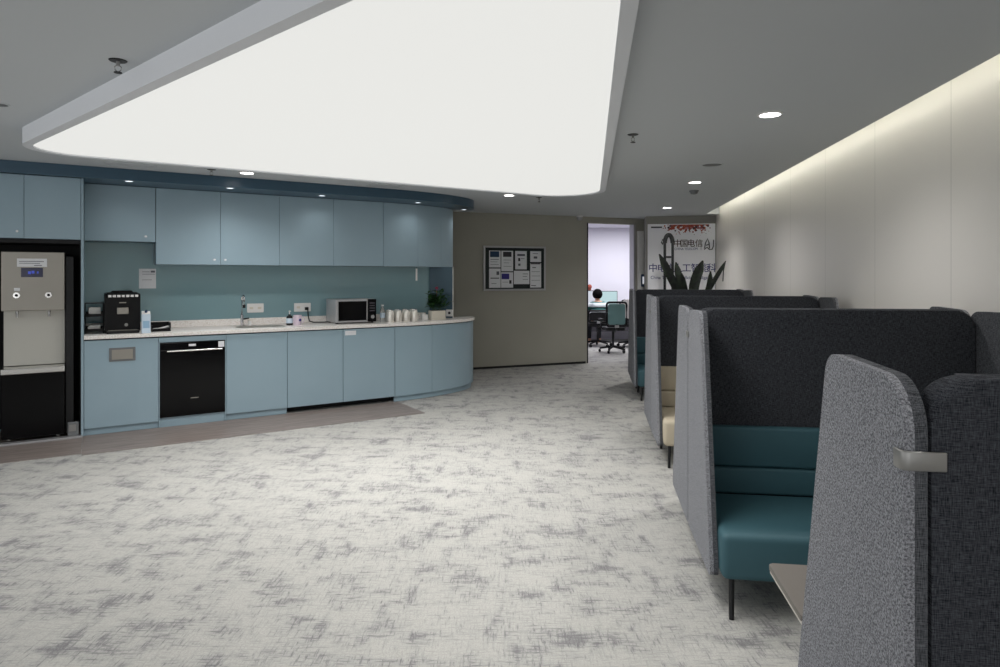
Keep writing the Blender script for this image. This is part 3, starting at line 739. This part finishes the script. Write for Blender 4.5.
# ================================================================== SIGN
sg = thing('wall_sign', 'white company sign board with navy lettering behind the tall plant', 'sign', U(.975, 11.36, 0), BR)
SW = 2.09 - .975
MB().box(0, SW, -.03, .0, .06, 2.385, .003).build('board', mat('white_sign_board', (247, 247, 252), .4), sg)
SZ = 11.1
def sx_(px):   # pixel column -> board coordinate
    r = (px - 500)/F; o = U(.975, 11.33)
    return (r*o.y - o.x)/(BN[0] - BN[1]*r)
def sh(py, px=680): return EYE - (py - HY)*(U(.975 + sx_(px), 11.33).y)/F
row = '中电信人工智能科'
xs = [653, 661.5, 669.5, 678, 686.5, 695.5, 704, 711.5]
for ch_, px in zip(row, xs): text_mesh('letter', ch_, .155, M['navy_ink'], sg, (sx_(px), -.031, sh(271.2)), bold=.0008)
text_mesh('lettering', 'China Telecom Artificial Intelligence', .075, M['navy_ink'], sg, (sx_(682), -.031, sh(279.0)), width=sx_(713.5) - sx_(650.5))
for ch_, px, mm in zip('中国电信', (677.5, 684, 691, 699), ('brown_ink', 'brown_ink', 'brown_ink', 'grey_brown_ink')):
    text_mesh('letter', ch_, .135, M[mm], sg, (sx_(px), -.031, sh(246.2)), bold=.0012)
text_mesh('lettering', 'CHINA TELECOM', .055, M['navy_ink'], sg, (sx_(686), -.031, sh(250)), width=sx_(697.5) - sx_(674.5))
MB().box(sx_(701) - .003, sx_(701) + .003, -.033, -.031, sh(250), sh(240)).build('divider', M['ink'], sg)
lg = MB()
def lpx(pts, r=.010): lg.tube([(sx_(x), -.034, sh(y)) for x, y in pts], r, 6)
lpx([(704.5, 248.5), (705.5, 243), (707.5, 239), (709, 243), (709.5, 248.5)]); lpx([(706, 245.5), (708.5, 244.5)])
lpx([(704.2, 249.6), (707, 247.4), (709.5, 249.8), (712, 249.5), (713.3, 246.5), (713.5, 240)])
lg.build('emblem', M['ink'], sg)
m = M['floral'] = mat('floral_band_print', (232, 232, 240), .5)
tc = N(m, 'ShaderNodeTexCoord'); sx = N(m, 'ShaderNodeSeparateXYZ'); L(m, tc.outputs['Generated'], sx.inputs[0])
vo = N(m, 'ShaderNodeTexVoronoi'); vo.inputs['Scale'].default_value = 26; L(m, tc.outputs['Object'], vo.inputs['Vector'])
rad = math_(m, 'MULTIPLY', math_(m, 'POWER', sx.outputs['Z'], .9), .95)
ctr = math_(m, 'SUBTRACT', 1.0, math_(m, 'POWER', math_(m, 'ABSOLUTE', math_(m, 'MULTIPLY', math_(m, 'SUBTRACT', sx.outputs['X'], .5), 2)), 3))
rad = math_(m, 'MULTIPLY', rad, math_(m, 'ADD', math_(m, 'MULTIPLY', ctr, .7), .3))
sc_ = N(m, 'ShaderNodeSeparateColor'); L(m, vo.outputs['Color'], sc_.inputs[0])
cols = ramp(m, sc_.outputs[0], [(.0, lin((150, 44, 38))), (.3, lin((178, 84, 42))), (.55, lin((128, 40, 52))), (.72, lin((176, 120, 132))), (.88, lin((70, 44, 50)))])
base(m, mixc(m, math_(m, 'LESS_THAN', vo.outputs['Distance'], rad), lin((247, 247, 252)), cols))
MB().box(sx_(662.5), sx_(712), -.0318, -.031, sh(236.5), sh(224.6)).build('floral_print', M['floral'], sg)
MB().box(sx_(651), sx_(662), -.034, -.031, sh(227.8), sh(226.4)).build('top_strip', M['dark_print'], sg)

# arched stand in front of the sign
av = 10.55
def upx(px, v):
    r = (px - 500)/F; o = U(0, v); return (r*o.y - o.x)/(BN[0] - BN[1]*r)
au0, au1 = upx(664.8, av), upx(672.6, av)
ac = thing('arched_stand', 'black metal stand with two posts and an arched top before the sign', 'stand', U((au0+au1)/2, av), BR)
ah = (au1 - au0)/2
for x in (-ah, ah): MB().cone((x, 0, .012), (x, 0, 2.02), .021, n=12).build('post', M['metal_black'], ac, 40)
MB().cone((-ah + -0.0 + .022, 0, 1.80), (ah - .022, 0, 1.80), .016, n=10).build('crossbar', M['metal_black'], ac, 40)
MB().tube([(ah*math.cos(PI*k/12), 0, 2.02 + .13*math.sin(PI*k/12)) for k in range(13)], .034, 10).build('arch', M['metal_black'], ac, 50)
MB().tube([(-ah, 0, 2.03), (-ah - .04, 0, 2.08), (-ah - .05, 0, 2.03), (-ah - .025, 0, 2.0)], .012, 8).build('hook', M['metal_black'], ac, 50)
MB().prism(rrect(-ah - .08, ah + .08, -.14, .14, .03), XY, 0, .014, .003, 1).build('base_plate', M['metal_black'], ac)
# tall sword-leaved plant
pv = 10.0
pc_ = U(upx(692, pv), pv)
sn = thing('sword_plant', 'tall plant with long dark sword leaves in front of the sign', 'plant', pc_, BR)
MB().lathe([(0, 0), (.13, 0), (.18, .98), (.19, 1.0), (.17, 1.0), (.16, .95), (0, .95)], 28).build('pot', M['pot'], sn, 40)
MB().lathe([(0, .955), (.155, .955), (.155, .97), (0, .97)], 28).build('soil', M['soil'], sn)
def sword(px, py, b, w, mid=0, dy=0):
    tip = Vector((upx(px, pv) - upx(692, pv), dy, EYE - (py - HY)*pc_.y/F)); p0 = Vector((b, 0, .965)); mb = MB()
    vs = []
    n = 12
    for k in range(n+1):
        t = k/n; c = p0.lerp(tip, t) + Vector((mid*math.sin(PI*t), 0, 0))
        ww = w*(.45 + .55*math.sin(PI*min(1, .15 + .62*t)))*(1 if t < .82 else max(.06, (1 - t)/.18)**.6)
        d = (tip - p0).normalized(); side = Vector((d.z, 0, -d.x)).normalized()
        vs.append([mb.bm.verts.new(c - side*ww + Vector((0, -.02*ww/w, 0))), mb.bm.verts.new(c + Vector((0, .006, 0))), mb.bm.verts.new(c + side*ww + Vector((0, -.02*ww/w, 0))), mb.bm.verts.new(c + Vector((0, -.004, 0)))])
    for a, b_ in zip(vs, vs[1:]):
        for j in range(4): mb.bm.faces.new((a[j], a[(j+1) % 4], b_[(j+1) % 4], b_[j]))
    mb.bm.faces.new(vs[0]); mb.bm.faces.new(vs[-1][::-1])
    mb.build('leaf', M['dark_leaf'], sn, 50)
sword(659, 254, -.06, .060, .0, -.03)
sword(676, 262, -.03, .055, -.02, .03)
sword(681, 273, .0, .045, -.02, -.05)
sword(703, 260.5, .02, .075, -.06, .02)
sword(725.5, 261, .05, .034, .0, -.02)
sword(710, 271, .07, .040, .05, -.05)
MB().tube([(upx(725, pv) - upx(692, pv), -.02, EYE - (262 - HY)*pc_.y/F), (upx(723, pv) - upx(692, pv), -.03, 1.58), (upx(722.5, pv) - upx(692, pv), -.03, 1.42)], .008, 6).build('leaf', M['dark_leaf'], sn, 50)

# ================================================================== MEETING BOOTH SOFAS
BW = 1.445
def sofa(label, u, v, facing, seat, rows=2):
    """rear at v; facing 0 = towards the camera, 1 = away"""
    t = thing('booth_sofa', label, 'sofa', U(u, v), BR + (PI if facing else 0), 'high-backed booth sofas along the right wall')
    h = BW/2; wt_ = .034
    MB().prism(round_poly([(-h + wt_ + .010, .13), (h - wt_ - .010, .13), (h - wt_ - .010, 1.323), (-h + wt_ + .010, 1.323)], [.02, .02, .075, .075], 8), XZ, -.078, 0, .022, 4).build('back_panel', M['charcoal'], t, 50)
    for sgn_ in (-1, 1):
        a, b = (-h, -h + wt_) if sgn_ < 0 else (h - wt_, h)
        prof = round_poly([(0, .14), (-.66, .15), (-.37, 1.327), (0, 1.318)], [.02, .03, .06, .095], 16)
        om = sgn_*(h - .017)
        wg = MB().prism(prof, YZ, min(om, sgn_*h), max(om, sgn_*h), .008, 4).build('side_wing', M['heather'], t, 50)
        i0, i1 = sgn_*(h - wt_ - .004), sgn_*(h - .0172)
        ln_ = MB().prism(prof, YZ, min(i0, i1), max(i0, i1), .009, 4).build('wing_lining', M['lining'], wg, 50); ln_['label'] = 'dark charcoal inner lining'
        # metal clip round the rear corner
        xo = sgn_*(h + .0035); xi = sgn_*(h - .066)
        cl = MB()
        path = [(xo, -.028), (xo, -.008)] + [(xo - sgn_*.012*(1 - math.cos(k*PI/8)), -.008 + .0125*math.sin(k*PI/8)) for k in range(1, 5)] + [(xi, .0045)]
        z0, z1 = 1.165, 1.199
        ring = []
        th = .003
        for i, (x, y) in enumerate(path):
            ring.append([cl.bm.verts.new((x, y, z)) for z in (z0, z1)])
        for r_, q_ in zip(ring, ring[1:]): cl.bm.faces.new((r_[0], q_[0], q_[1], r_[1]))
        c_ = cl.build('clip', M['champagne'], t, 50)
        md = c_.modifiers.new('thick', 'SOLIDIFY'); md.thickness = .006; md.offset = 0
        mdb = c_.modifiers.new('round', 'BEVEL'); mdb.width = .0025; mdb.segments = 2; mdb.limit_method = 'ANGLE'
    xi = h - wt_ - .006
    MB().box(-xi, xi, -.72, -.135, .165, .368, .03, 4).build('seat', seat, t, 40)
    bc = MB().box(-xi, xi, -.135, -.082, .36, .50, .016, 3).box(-xi, xi, -.137, -.082, .502, .712, .016, 3)
    bc.build('seat_back', seat, t, 40)
    for x in (-h + .085, h - .085):
        for y in (-.69, -.14):
            MB().cone((x, y, .166), (x + (.006 if x > 0 else -.006), y - .03 if y < -.3 else y, 0), .013, .011, n=12).build('leg', M['metal_black'], t, 40)
    return t
UC = .533 + BW/2
sofa('grey booth sofa nearest the camera, its dark back panel turned towards us', UC + .004, 1.207, 1, M['teal_seat'])
sofa('teal seated grey booth sofa facing the camera behind the small table', UC, 3.67, 0, M['teal_seat'])
sofa('grey booth sofa back to back behind the nearest teal seat, facing away', UC, 3.692, 1, M['teal_seat'])
sofa('grey booth sofa with the beige seat, facing the camera', UC, 5.93, 0, M['beige_seat'])
sofa('grey booth sofa back to back with the beige one, facing the farthest pair', UC, 5.952, 1, M['beige_seat'])
sofa('farthest grey booth sofa facing the camera, with a sliver of teal seat showing', UC, 8.68, 0, M['teal_seat'])
sofa('last grey booth sofa, facing the sign wall', UC, 8.702, 1, M['teal_seat'])
# table
tb = thing('booth_table', 'small taupe table between the nearest booth sofa and the teal seat', 'table', U(1.2, 1.975), BR)
MB().prism(round_poly([(-.645, -.16), (.62, -.16), (.62, .165), (-.645, .165)], [.01, .01, .03, .012], 5), XY, .582, .598, .003, 2).build('tabletop', M['table_top'], tb)
MB().prism(round_poly([(-.643, -.158), (.618, -.158), (.618, .163), (-.643, .163)], [.01, .01, .03, .012], 5), XY, .572, .5815).build('edge', M['table_edge'], tb)
MB().cone((0, 0, .016), (0, 0, .572), .03, n=20).build('column', M['metal_black'], tb, 40)
MB().prism(rrect(-.22, .22, -.14, .14, .04), XY, 0, .016, .004, 2).build('base_plate', M['metal_black'], tb)

# ================================================================== CEILING FITTINGS
G_D = 'round downlights in the grey ceiling'
downs = [((770, 114), 'large round downlight, nearest over the booth sofas'), ((695, 182), 'round downlight second from the front over the booth sofas'), ((667, 207.5), 'round downlight farthest along the corridor, before the sign'),
         ((509, 195), 'round downlight before the notice board'), ((247, 172.5), 'round downlight between the luminous panel and the bulkhead')]
dlocs = []
for (px, py), lb in downs:
    p = ray(px, py, CH - .0005); dlocs.append(p)
    t = thing('downlight', lb, 'light', p, 0, G_D)
    MB().lathe([(.062, 0), (.078, 0), (.075, -.006), (.062, -.008), (.062, 0)], 28).build('trim_ring', M['white'], t, 40)
    MB().cone((0, 0, -.002), (0, 0, -.006), .061, n=28).build('lens', M['lamp'], t)
G_F = 'fire sprinklers in the ceiling'
def sprinkler(px, py, lb, sc=1):
    p = ray(px, py, CH - .0005); t = thing('sprinkler', lb, 'sprinkler', p, .4, G_F)
    MB().lathe([(0, -.004), (.045*sc, -.004), (.05*sc, 0), (0, 0)], 24).build('rosette', M['metal_black'], t, 40)
    b = MB().cone((0, 0, -.004), (0, 0, -.025), .009, n=10)
    for s_ in (-1, 1): b.tube([(0, 0, -.02), (s_*.014, 0, -.03), (s_*.012, 0, -.045), (0, 0, -.055)], .0025, 6)
    b.build('frame_arms', M['champagne'], t, 50)
    MB().lathe([(0, -.055), (.018, -.056), (.018, -.059), (0, -.059)], 16).build('deflector', M['metal_black'], t, 40)
sprinkler(118, 60.5, 'dark sprinkler on the ceiling left of the luminous panel', .8)
sprinkler(633, 134.5, 'dark sprinkler on the ceiling right of the luminous panel', .8)
sprinkler(211.5, 169.5, 'small sprinkler on the ceiling strip above the tap', .8)
sprinkler(539, 197.5, 'small sprinkler on the ceiling right of the downlight before the notice board', .8)
def detector(px, py, lb, r=.05, name='smoke_detector', cat='detector', mm='white'):
    p = ray(px, py, CH - .0005); t = thing(name, lb, cat, p)
    MB().lathe([(0, 0), (r, 0), (r, -.014), (0, -.014)], 24).build('base', M[mm], t, 40)
    MB().lathe([(r*.8, -.0145), (r*.72, -.038), (r*.3, -.046), (0, -.046)], 24).build('sensor_head', M[mm], t, 40)
detector(694, 190.5, 'small round smoke detector beside the second corridor downlight', .055, mm='mid_grey')
p = ray(712, 164.5, CH - .0005); t = thing('ceiling_speaker', 'flat round speaker grille in the ceiling ahead of the second downlight', 'speaker', p)
MB().lathe([(.085, 0), (.10, 0), (.098, -.006), (.085, -.006), (.085, 0)], 28).build('ring', M['ceil'], t, 40)
MB().cone((0, 0, -.001), (0, 0, -.004), .084, n=28).build('grille', M['mid_grey'], t)
p = ray(-2, 104, CH - .0005); t = thing('ceiling_speaker', 'flat round speaker grille in the ceiling at the left edge of the view', 'speaker', p)
MB().lathe([(.05, 0), (.06, 0), (.058, -.006), (.05, -.006), (.05, 0)], 28).build('ring', M['ceil'], t, 40)
MB().cone((0, 0, -.001), (0, 0, -.004), .049, n=28).build('grille', M['mid_grey'], t)
p = ray(579.5, 217.6, CH - .0005); t = thing('security_camera', 'small white dome camera on the ceiling at the corner by the door', 'camera', W(t_of(579.5, -.12), -.12, CH - .0005))
MB().lathe([(0, 0), (.055, 0), (.055, -.025), (0, -.025)], 24).build('base', M['white'], t, 40)
MB().lathe([(.048, -.0255), (.046, -.05), (.03, -.075), (0, -.084)], 24).build('dome', M['alum'], t, 50)
for px, py, lb in ((131, 164.3, 'flush air vent in the ceiling strip at the left of the bulkhead'), (386, 186.0, 'flush air vent in the ceiling strip at the right of the bulkhead')):
    p = ray(px, py, CH - .0005); t = thing('ceiling_vent', lb, 'vent', p, KR, 'flush air vents in the ceiling strip')
    MB().box(-.20, .20, -.05, .05, -.003, 0).build('backing', M['dark_print'], t)
    MB().box(-.21, .21, -.065, -.05, -.008, 0).box(-.21, .21, .05, .065, -.008, 0).box(-.21, -.2, -.05, .05, -.008, 0).box(.2, .21, -.05, .05, -.008, 0).build('frame', M['ceil'], t)
    for k in range(4): MB().box(-.2, .2, -.038 + k*.024, -.030 + k*.024, -.008, -.0032).build('slat', M['ceil'], t)
# cove LED in the slot over the right wall
o = MB().box(SLOT + .004, SLOT + .024, -3.8, 11.0, 2.66, 2.672).build('cove_light', M['cove'], None, None, (0, 0, 0), BR)
tag(o, 'long warm light strip in the ceiling slot along the right wall', 'light')

# ================================================================== OFFICE BEYOND THE DOOR
def px_at(px, z): return (px - 500)*z/F
def h_at(py, z): return EYE - (py - HY)*z/F
DZ = 14.9
dk = thing('office_desk', 'long pale office desk beyond the open door', 'desk', (2.75, DZ, 0))
MB().box(-1.3, 1.3, -.35, .35, .70, .73, .004).build('desktop', M['desk'], dk)
for x in (-1.2, 1.2): MB().box(x - .03, x + .03, -.3, .3, 0, .70).build('leg', M['metal_black'], dk)
MB().box(-1.15, 1.15, -.31, -.29, .25, .66).build('modesty_panel', M['dark_print'], dk)
def monitor(px0, px1, py0, py1, z, lb, scr):
    x0, x1 = px_at(px0, z), px_at(px1, z); h0, h1 = h_at(py1, z), h_at(py0, z)
    t = thing('monitor', lb, 'monitor', ((x0+x1)/2, z, .7305), 0, 'monitors on the office desk'); w_ = (x1-x0)/2; b0, b1 = h0 - .7305, h1 - .7305
    MB().box(-w_, w_, 0, .03, b0, b1, .004).build('case', M['black'], t)
    MB().box(-w_ + .012, w_ - .012, -.003, -.0005, b0 + .012, b1 - .012).build('screen', scr, t)
    MB().box(-.03, .03, .03, .05, .01, b0 + .1).box(-.09, .09, -.05, .09, 0, .01).build('stand', M['black'], t)
    return t, b1
_, lm = monitor(584, 596.6, 290.5, 304, 14.85, 'monitor with a white screen left of the seated person', M['screen_white'])
monitor(597.4, 617.5, 291, 305, 14.9, 'monitor with a pale teal screen behind the seated person', M['screen'])
o = MB().ball((0, 0, .06), .055, 10, (1, 1, 1.05)).ball((0, 0, .0), .04, 8, (1.1, .6, .6)).build('desk_toy', M['redbrown'], None, 60, (px_at(589.5, 14.87), 14.87, h_at(290.5, 14.87) + .024))
tag(o, 'small round red-brown toy on top of the white-screened monitor', 'toy')
bg = thing('desk_bag', 'dark bag lying on the desk right of the monitors', 'bag', (px_at(624, 14.85), 14.85, .7305))
MB().prism(round_poly([(-.15, 0), (.16, 0), (.15, .13), (.08, .165), (-.09, .15)], .03, 5), XZ, -.1, .1, .02, 3).build('body', M['dark_print'], bg, 50)
MB().tube([(-.06, 0, .15), (-.04, 0, .19), (.04, 0, .20), (.06, 0, .16)], .008, 6).build('handle', M['matte_black'], bg, 50)
def chair(lb, x, y, rz, back_mat, top=.96):
    t = thing('office_chair', lb, 'chair', (x, y, 0), rz, 'office chairs beyond the door')
    MB().prism(rrect(-.23, .23, -.22, .24, .06), XY, .44, .50, .02, 3).build('seat', M['matte_black'], t, 40)
    MB().prism(rrect(-.20, .20, .56, top, .05), XZ, -.262, -.254).build('backrest', back_mat, t, 40)
    out = rrect(-.23, .23, .53, top + .03, .06); fr = MB()
    fr.tube([(x_, -.258, z_) for x_, z_ in out] + [(out[0][0], -.258, out[0][1])], .022, 8)
    fr.build('back_frame', M['black'], t, 50)
    MB().tube([(0, -.26, .56), (0, -.28, .48), (0, -.12, .42)], .022, 8).build('back_support', M['black'], t, 50)
    MB().box(-.05, .05, -.268 - .02, -.262, .50, .55, .01).build('lumbar_knob', M['alum'], t)
    MB().cone((0, 0, .10), (0, 0, .44), .028, n=14).build('gas_post', M['metal_black'], t, 40)
    for k in range(5):
        a = 2*PI*k/5 + .3
        l_ = MB().tube([(0, 0, .12), (.30*math.cos(a), .30*math.sin(a), .075)], [.025, .016], 8).build('base_arm', M['black'], t, 50)
        MB().cone((.30*math.cos(a) - .02*math.sin(a), .30*math.sin(a) + .02*math.cos(a), .03), (.30*math.cos(a) + .02*math.sin(a), .30*math.sin(a) - .02*math.cos(a), .03), .03, n=14).build('caster', M['black'], l_, 40)
    for s_ in (-1, 1):
        MB().tube([(s_*.24, -.02, .46), (s_*.29, -.02, .50), (s_*.29, -.02, .64)], .016, 8).box(s_*.29 - .035, s_*.29 + .035, -.13, .12, .64, .67, .012).build('armrest', M['black'], t, 50)
    return t
ch1 = chair('office chair with a teal mesh back, turned away in the doorway', px_at(613.5, 12.75), 12.8, .12, M['mesh_back']); ch1.scale = (.86, .92, 1)
chair('dark office chair the person in the striped shirt sits on', px_at(598, 13.9), 13.9, -.05, M['matte_black'], .74)
jc = chair('dark office chair at the right edge of the doorway under a pale jacket', px_at(632, 13.75), 13.75, -.15, M['matte_black'])
jk = MB().prism(round_poly([(-.24, .62), (.24, .62), (.26, .9), (.16, 1.015), (-.16, 1.015), (-.26, .9)], .05, 5), XZ, -.335, -.292, .015, 3).build('jacket', M['jacket'], None, 50, (px_at(632, 13.75), 13.75, 0), -.15)
tag(jk, 'pale jacket draped over the right-hand dark office chair', 'jacket')
# person
def skin_mesh(name, pts, edges, material, parent, sub=2, root=0):
    me = bpy.data.meshes.new(name); me.from_pydata([p[0] for p in pts], edges, []); me.update()
    o = bpy.data.objects.new(name, me); C.objects.link(o); o.parent = parent
    o.modifiers.new('skin', 'SKIN'); sv = me.skin_vertices[0].data
    for i, p in enumerate(pts): sv[i].radius = p[1] if isinstance(p[1], tuple) else (p[1], p[1]); sv[i].use_root = (i == root)
    sb = o.modifiers.new('sub', 'SUBSURF'); sb.levels = sub; sb.render_levels = sub
    dg = bpy.context.evaluated_depsgraph_get(); dg.update()
    m2 = bpy.data.meshes.new_from_object(o.evaluated_get(dg)); m2.materials.clear(); m2.materials.append(material)
    for p in m2.polygons: p.use_smooth = True
    n = bpy.data.objects.new(name, m2); C.objects.link(n); n.parent = parent
    bpy.data.objects.remove(o); bpy.data.meshes.remove(me); n.name = name
    return n
pr = thing('person', 'person with short black hair in a striped shirt, seated with back to us', 'person', (px_at(598, 13.9), 13.9, 0), .1); pr.scale = (.93, .93, .93)
P = [((0, -.05, .56), (.155, .11)), ((0, -.07, .70), (.13, .085)), ((0, -.04, .86), (.14, .09)), ((0, .0, .97), (.13, .085)), ((0, .03, 1.04), .052), ((0, .06, 1.10), .06),
     ((0, .065, 1.17), (.078, .095)), ((0, .055, 1.235), (.066, .08)),
     ((-.20, .0, .94), .058), ((-.27, .08, .76), .045), ((-.21, .32, .745), .036), ((-.19, .40, .755), .028),
     ((.20, .0, .94), .058), ((.27, .08, .76), .045), ((.21, .32, .745), .036), ((.19, .40, .755), .028),
     ((-.10, .05, .555), .085), ((-.12, .36, .55), .068), ((-.12, .38, .30), .05), ((-.12, .36, .09), .04), ((-.12, .46, .045), .036),
     ((.10, .05, .555), .085), ((.12, .36, .55), .068), ((.12, .38, .30), .05), ((.12, .36, .09), .04), ((.12, .46, .045), .036)]
ED = [(0,1),(1,2),(2,3),(3,4),(4,5),(5,6),(6,7),(3,8),(8,9),(9,10),(10,11),(3,12),(12,13),(13,14),(14,15),(0,16),(16,17),(17,18),(18,19),(19,20),(0,21),(21,22),(22,23),(23,24),(24,25)]
skin_mesh('body', P, ED, M['skin'], pr)
g = lambda i, k=1.12: (P[i][0], tuple(r*k + .006 for r in (P[i][1] if isinstance(P[i][1], tuple) else (P[i][1],)*2)))
skin_mesh('shirt', [(P[0][0], (.20, .15)), (P[1][0], (.195, .14)), (P[2][0], (.20, .14)), (P[3][0], (.155, .105)), g(8), g(9), ((-.245, .17, .752), .052), g(12), g(13), ((.245, .17, .752), .052)], [(0,1),(1,2),(2,3),(3,4),(4,5),(5,6),(3,7),(7,8),(8,9)], M['shirt'], pr)
skin_mesh('trousers', [((0, -.05, .55), (.185, .135)), g(16), g(17), g(18), ((-.12, .365, .12), .052), g(21), g(22), g(23), ((.12, .365, .12), .052)], [(0,1),(1,2),(2,3),(3,4),(0,5),(5,6),(6,7),(7,8)], M['trousers'], pr)
hr = MB().ball((0, .05, 1.195), .125, 14, (.92, 1.06, 1.0))
bmesh.ops.delete(hr.bm, geom=[v for v in hr.bm.verts if (v.co.y > .10 and v.co.z < 1.24) or v.co.z < 1.085], context='VERTS')
hr.build('hair', M['hair'], pr, 60)
fc = MB()
for s_ in (-1, 1):
    fc.ball((s_*.084, .06, 1.155), .022, 6, (.4, .8, 1.2))
fc.build('ears', M['skin'], pr, 60)
nz = MB().ball((0, .16, 1.15), .016, 6, (.8, 1, 1.2)).ball((-.03, .148, 1.172), .010, 6).ball((.03, .148, 1.172), .010, 6)
nz.build('face', M['skin'], pr, 60)
for s_ in (-1, 1):
    hd = MB().ball((s_*.185, .43, .752), .036, 8, (1, 1.2, .45))
    for k in range(4): hd.tube([(s_*.185 + (k - 1.5)*.017, .46, .752), (s_*.185 + (k - 1.5)*.019, .495 - .006*abs(k - 1.5), .752), (s_*.185 + (k - 1.5)*.02, .52 - .008*abs(k - 1.5), .742)], [.009, .0085, .006], 6)
    hd.tube([(s_*.185 - s_*.03, .43, .75), (s_*.185 - s_*.052, .46, .748), (s_*.185 - s_*.055, .48, .744)], [.010, .009, .007], 6)
    hd.build('hand', M['skin'], pr, 60)

# ================================================================== LIGHTS
def area(name, loc, sx, sy, power, spread=180, col=(1, 1, 1), rotz=0):
    l = bpy.data.lights.new(name, 'AREA'); l.shape = 'RECTANGLE'; l.size = sx; l.size_y = sy; l.energy = power; l.color = col
    l.spread = math.radians(spread); o = bpy.data.objects.new(name, l); C.objects.link(o); o.location = loc; o.rotation_euler.z = rotz
    return o
WHT = (1, .992, .97)
PW = 11
area('panel_lamp', K(.55, -2.75, 2.404), 2.3, 1.3, PW*2.45, 125, WHT, KR)
area('panel_lamp', K(-.95, -1.95, 2.404), 1.0, .7, PW*.9, 125, WHT, KR)
area('panel_lamp', K(1.9, -1.7, 2.404), 1.2, .7, PW*.35, 125, WHT, KR)
area('panel_lamp', Vector((.12, 2.75, 2.404)), .5, 1.3, PW*1.15, 125, WHT, BR)
def spot(loc, power, size=146, blend=1):
    l = bpy.data.lights.new('downlight_lamp', 'SPOT'); l.energy = power; l.spot_size = math.radians(size); l.spot_blend = blend
    l.shadow_soft_size = .06; l.color = (1, .98, .96); o = bpy.data.objects.new('downlight_lamp', l); C.objects.link(o); o.location = loc
for p, e in zip(dlocs, (46, 44, 75, 3, 44)): spot(p - Vector((0, 0, .02)), e)
for o in [o for o in C.objects if o.name.startswith('recessed_spot')]: spot(o.location - Vector((0, 0, .008)), 4)
# unseen downlights: one continues the corridor row, the others added for more light
for x, y, e in ((1.25, 1.2, 20), (-3.6, 2.4, 26), (-2.2, .6, 24), (-5, 3.2, 24), (.6, -1.0, 20), (-1.5, -1.6, 20)): spot(Vector((x, y, CH - .02)), e)
def side_area(name, loc, rot, sx, sy, power, col):
    o = area(name, loc, sx, sy, power, 180, col); o.rotation_euler = rot; return o
side_area('added_fill_light', (-6.62, .2, 1.5), (0, -PI/2, 0), 1.9, 6.4, 70, (.97, .985, 1))  # unseen fill lamps added outside both invented windows to brighten cabinets and sofas
side_area('added_fill_light', (-2.2, -3.82, 1.5), (PI/2, 0, 0), 6.4, 1.9, 76, (.97, .985, 1))
area('office_lamp', (2.9, 13.6, 2.6), 2.4, 1.6, 75, 180, (.96, .96, 1))
wld = bpy.data.worlds.new('world'); bpy.context.scene.world = wld; wld.use_nodes = True
wld.node_tree.nodes['Background'].inputs[0].default_value = (.75, .8, .85, 1); wld.node_tree.nodes['Background'].inputs[1].default_value = .05

# ================================================================== CAMERA
cam = bpy.data.cameras.new('camera'); co = bpy.data.objects.new('camera', cam); C.objects.link(co)
co.location = (0, 0, EYE); co.rotation_euler = (PI/2, 0, 0); cam.sensor_width = 36; cam.lens = 36*F/1000
cam.shift_y = -(333.5 - HY)/1000; cam.clip_start = .05
sc = bpy.context.scene; sc.camera = co
sc.view_settings.view_transform = 'Standard'; sc.view_settings.look = 'None'; sc.view_settings.gamma = 1; sc.view_settings.exposure = .4
sc.view_settings.use_curve_mapping = False
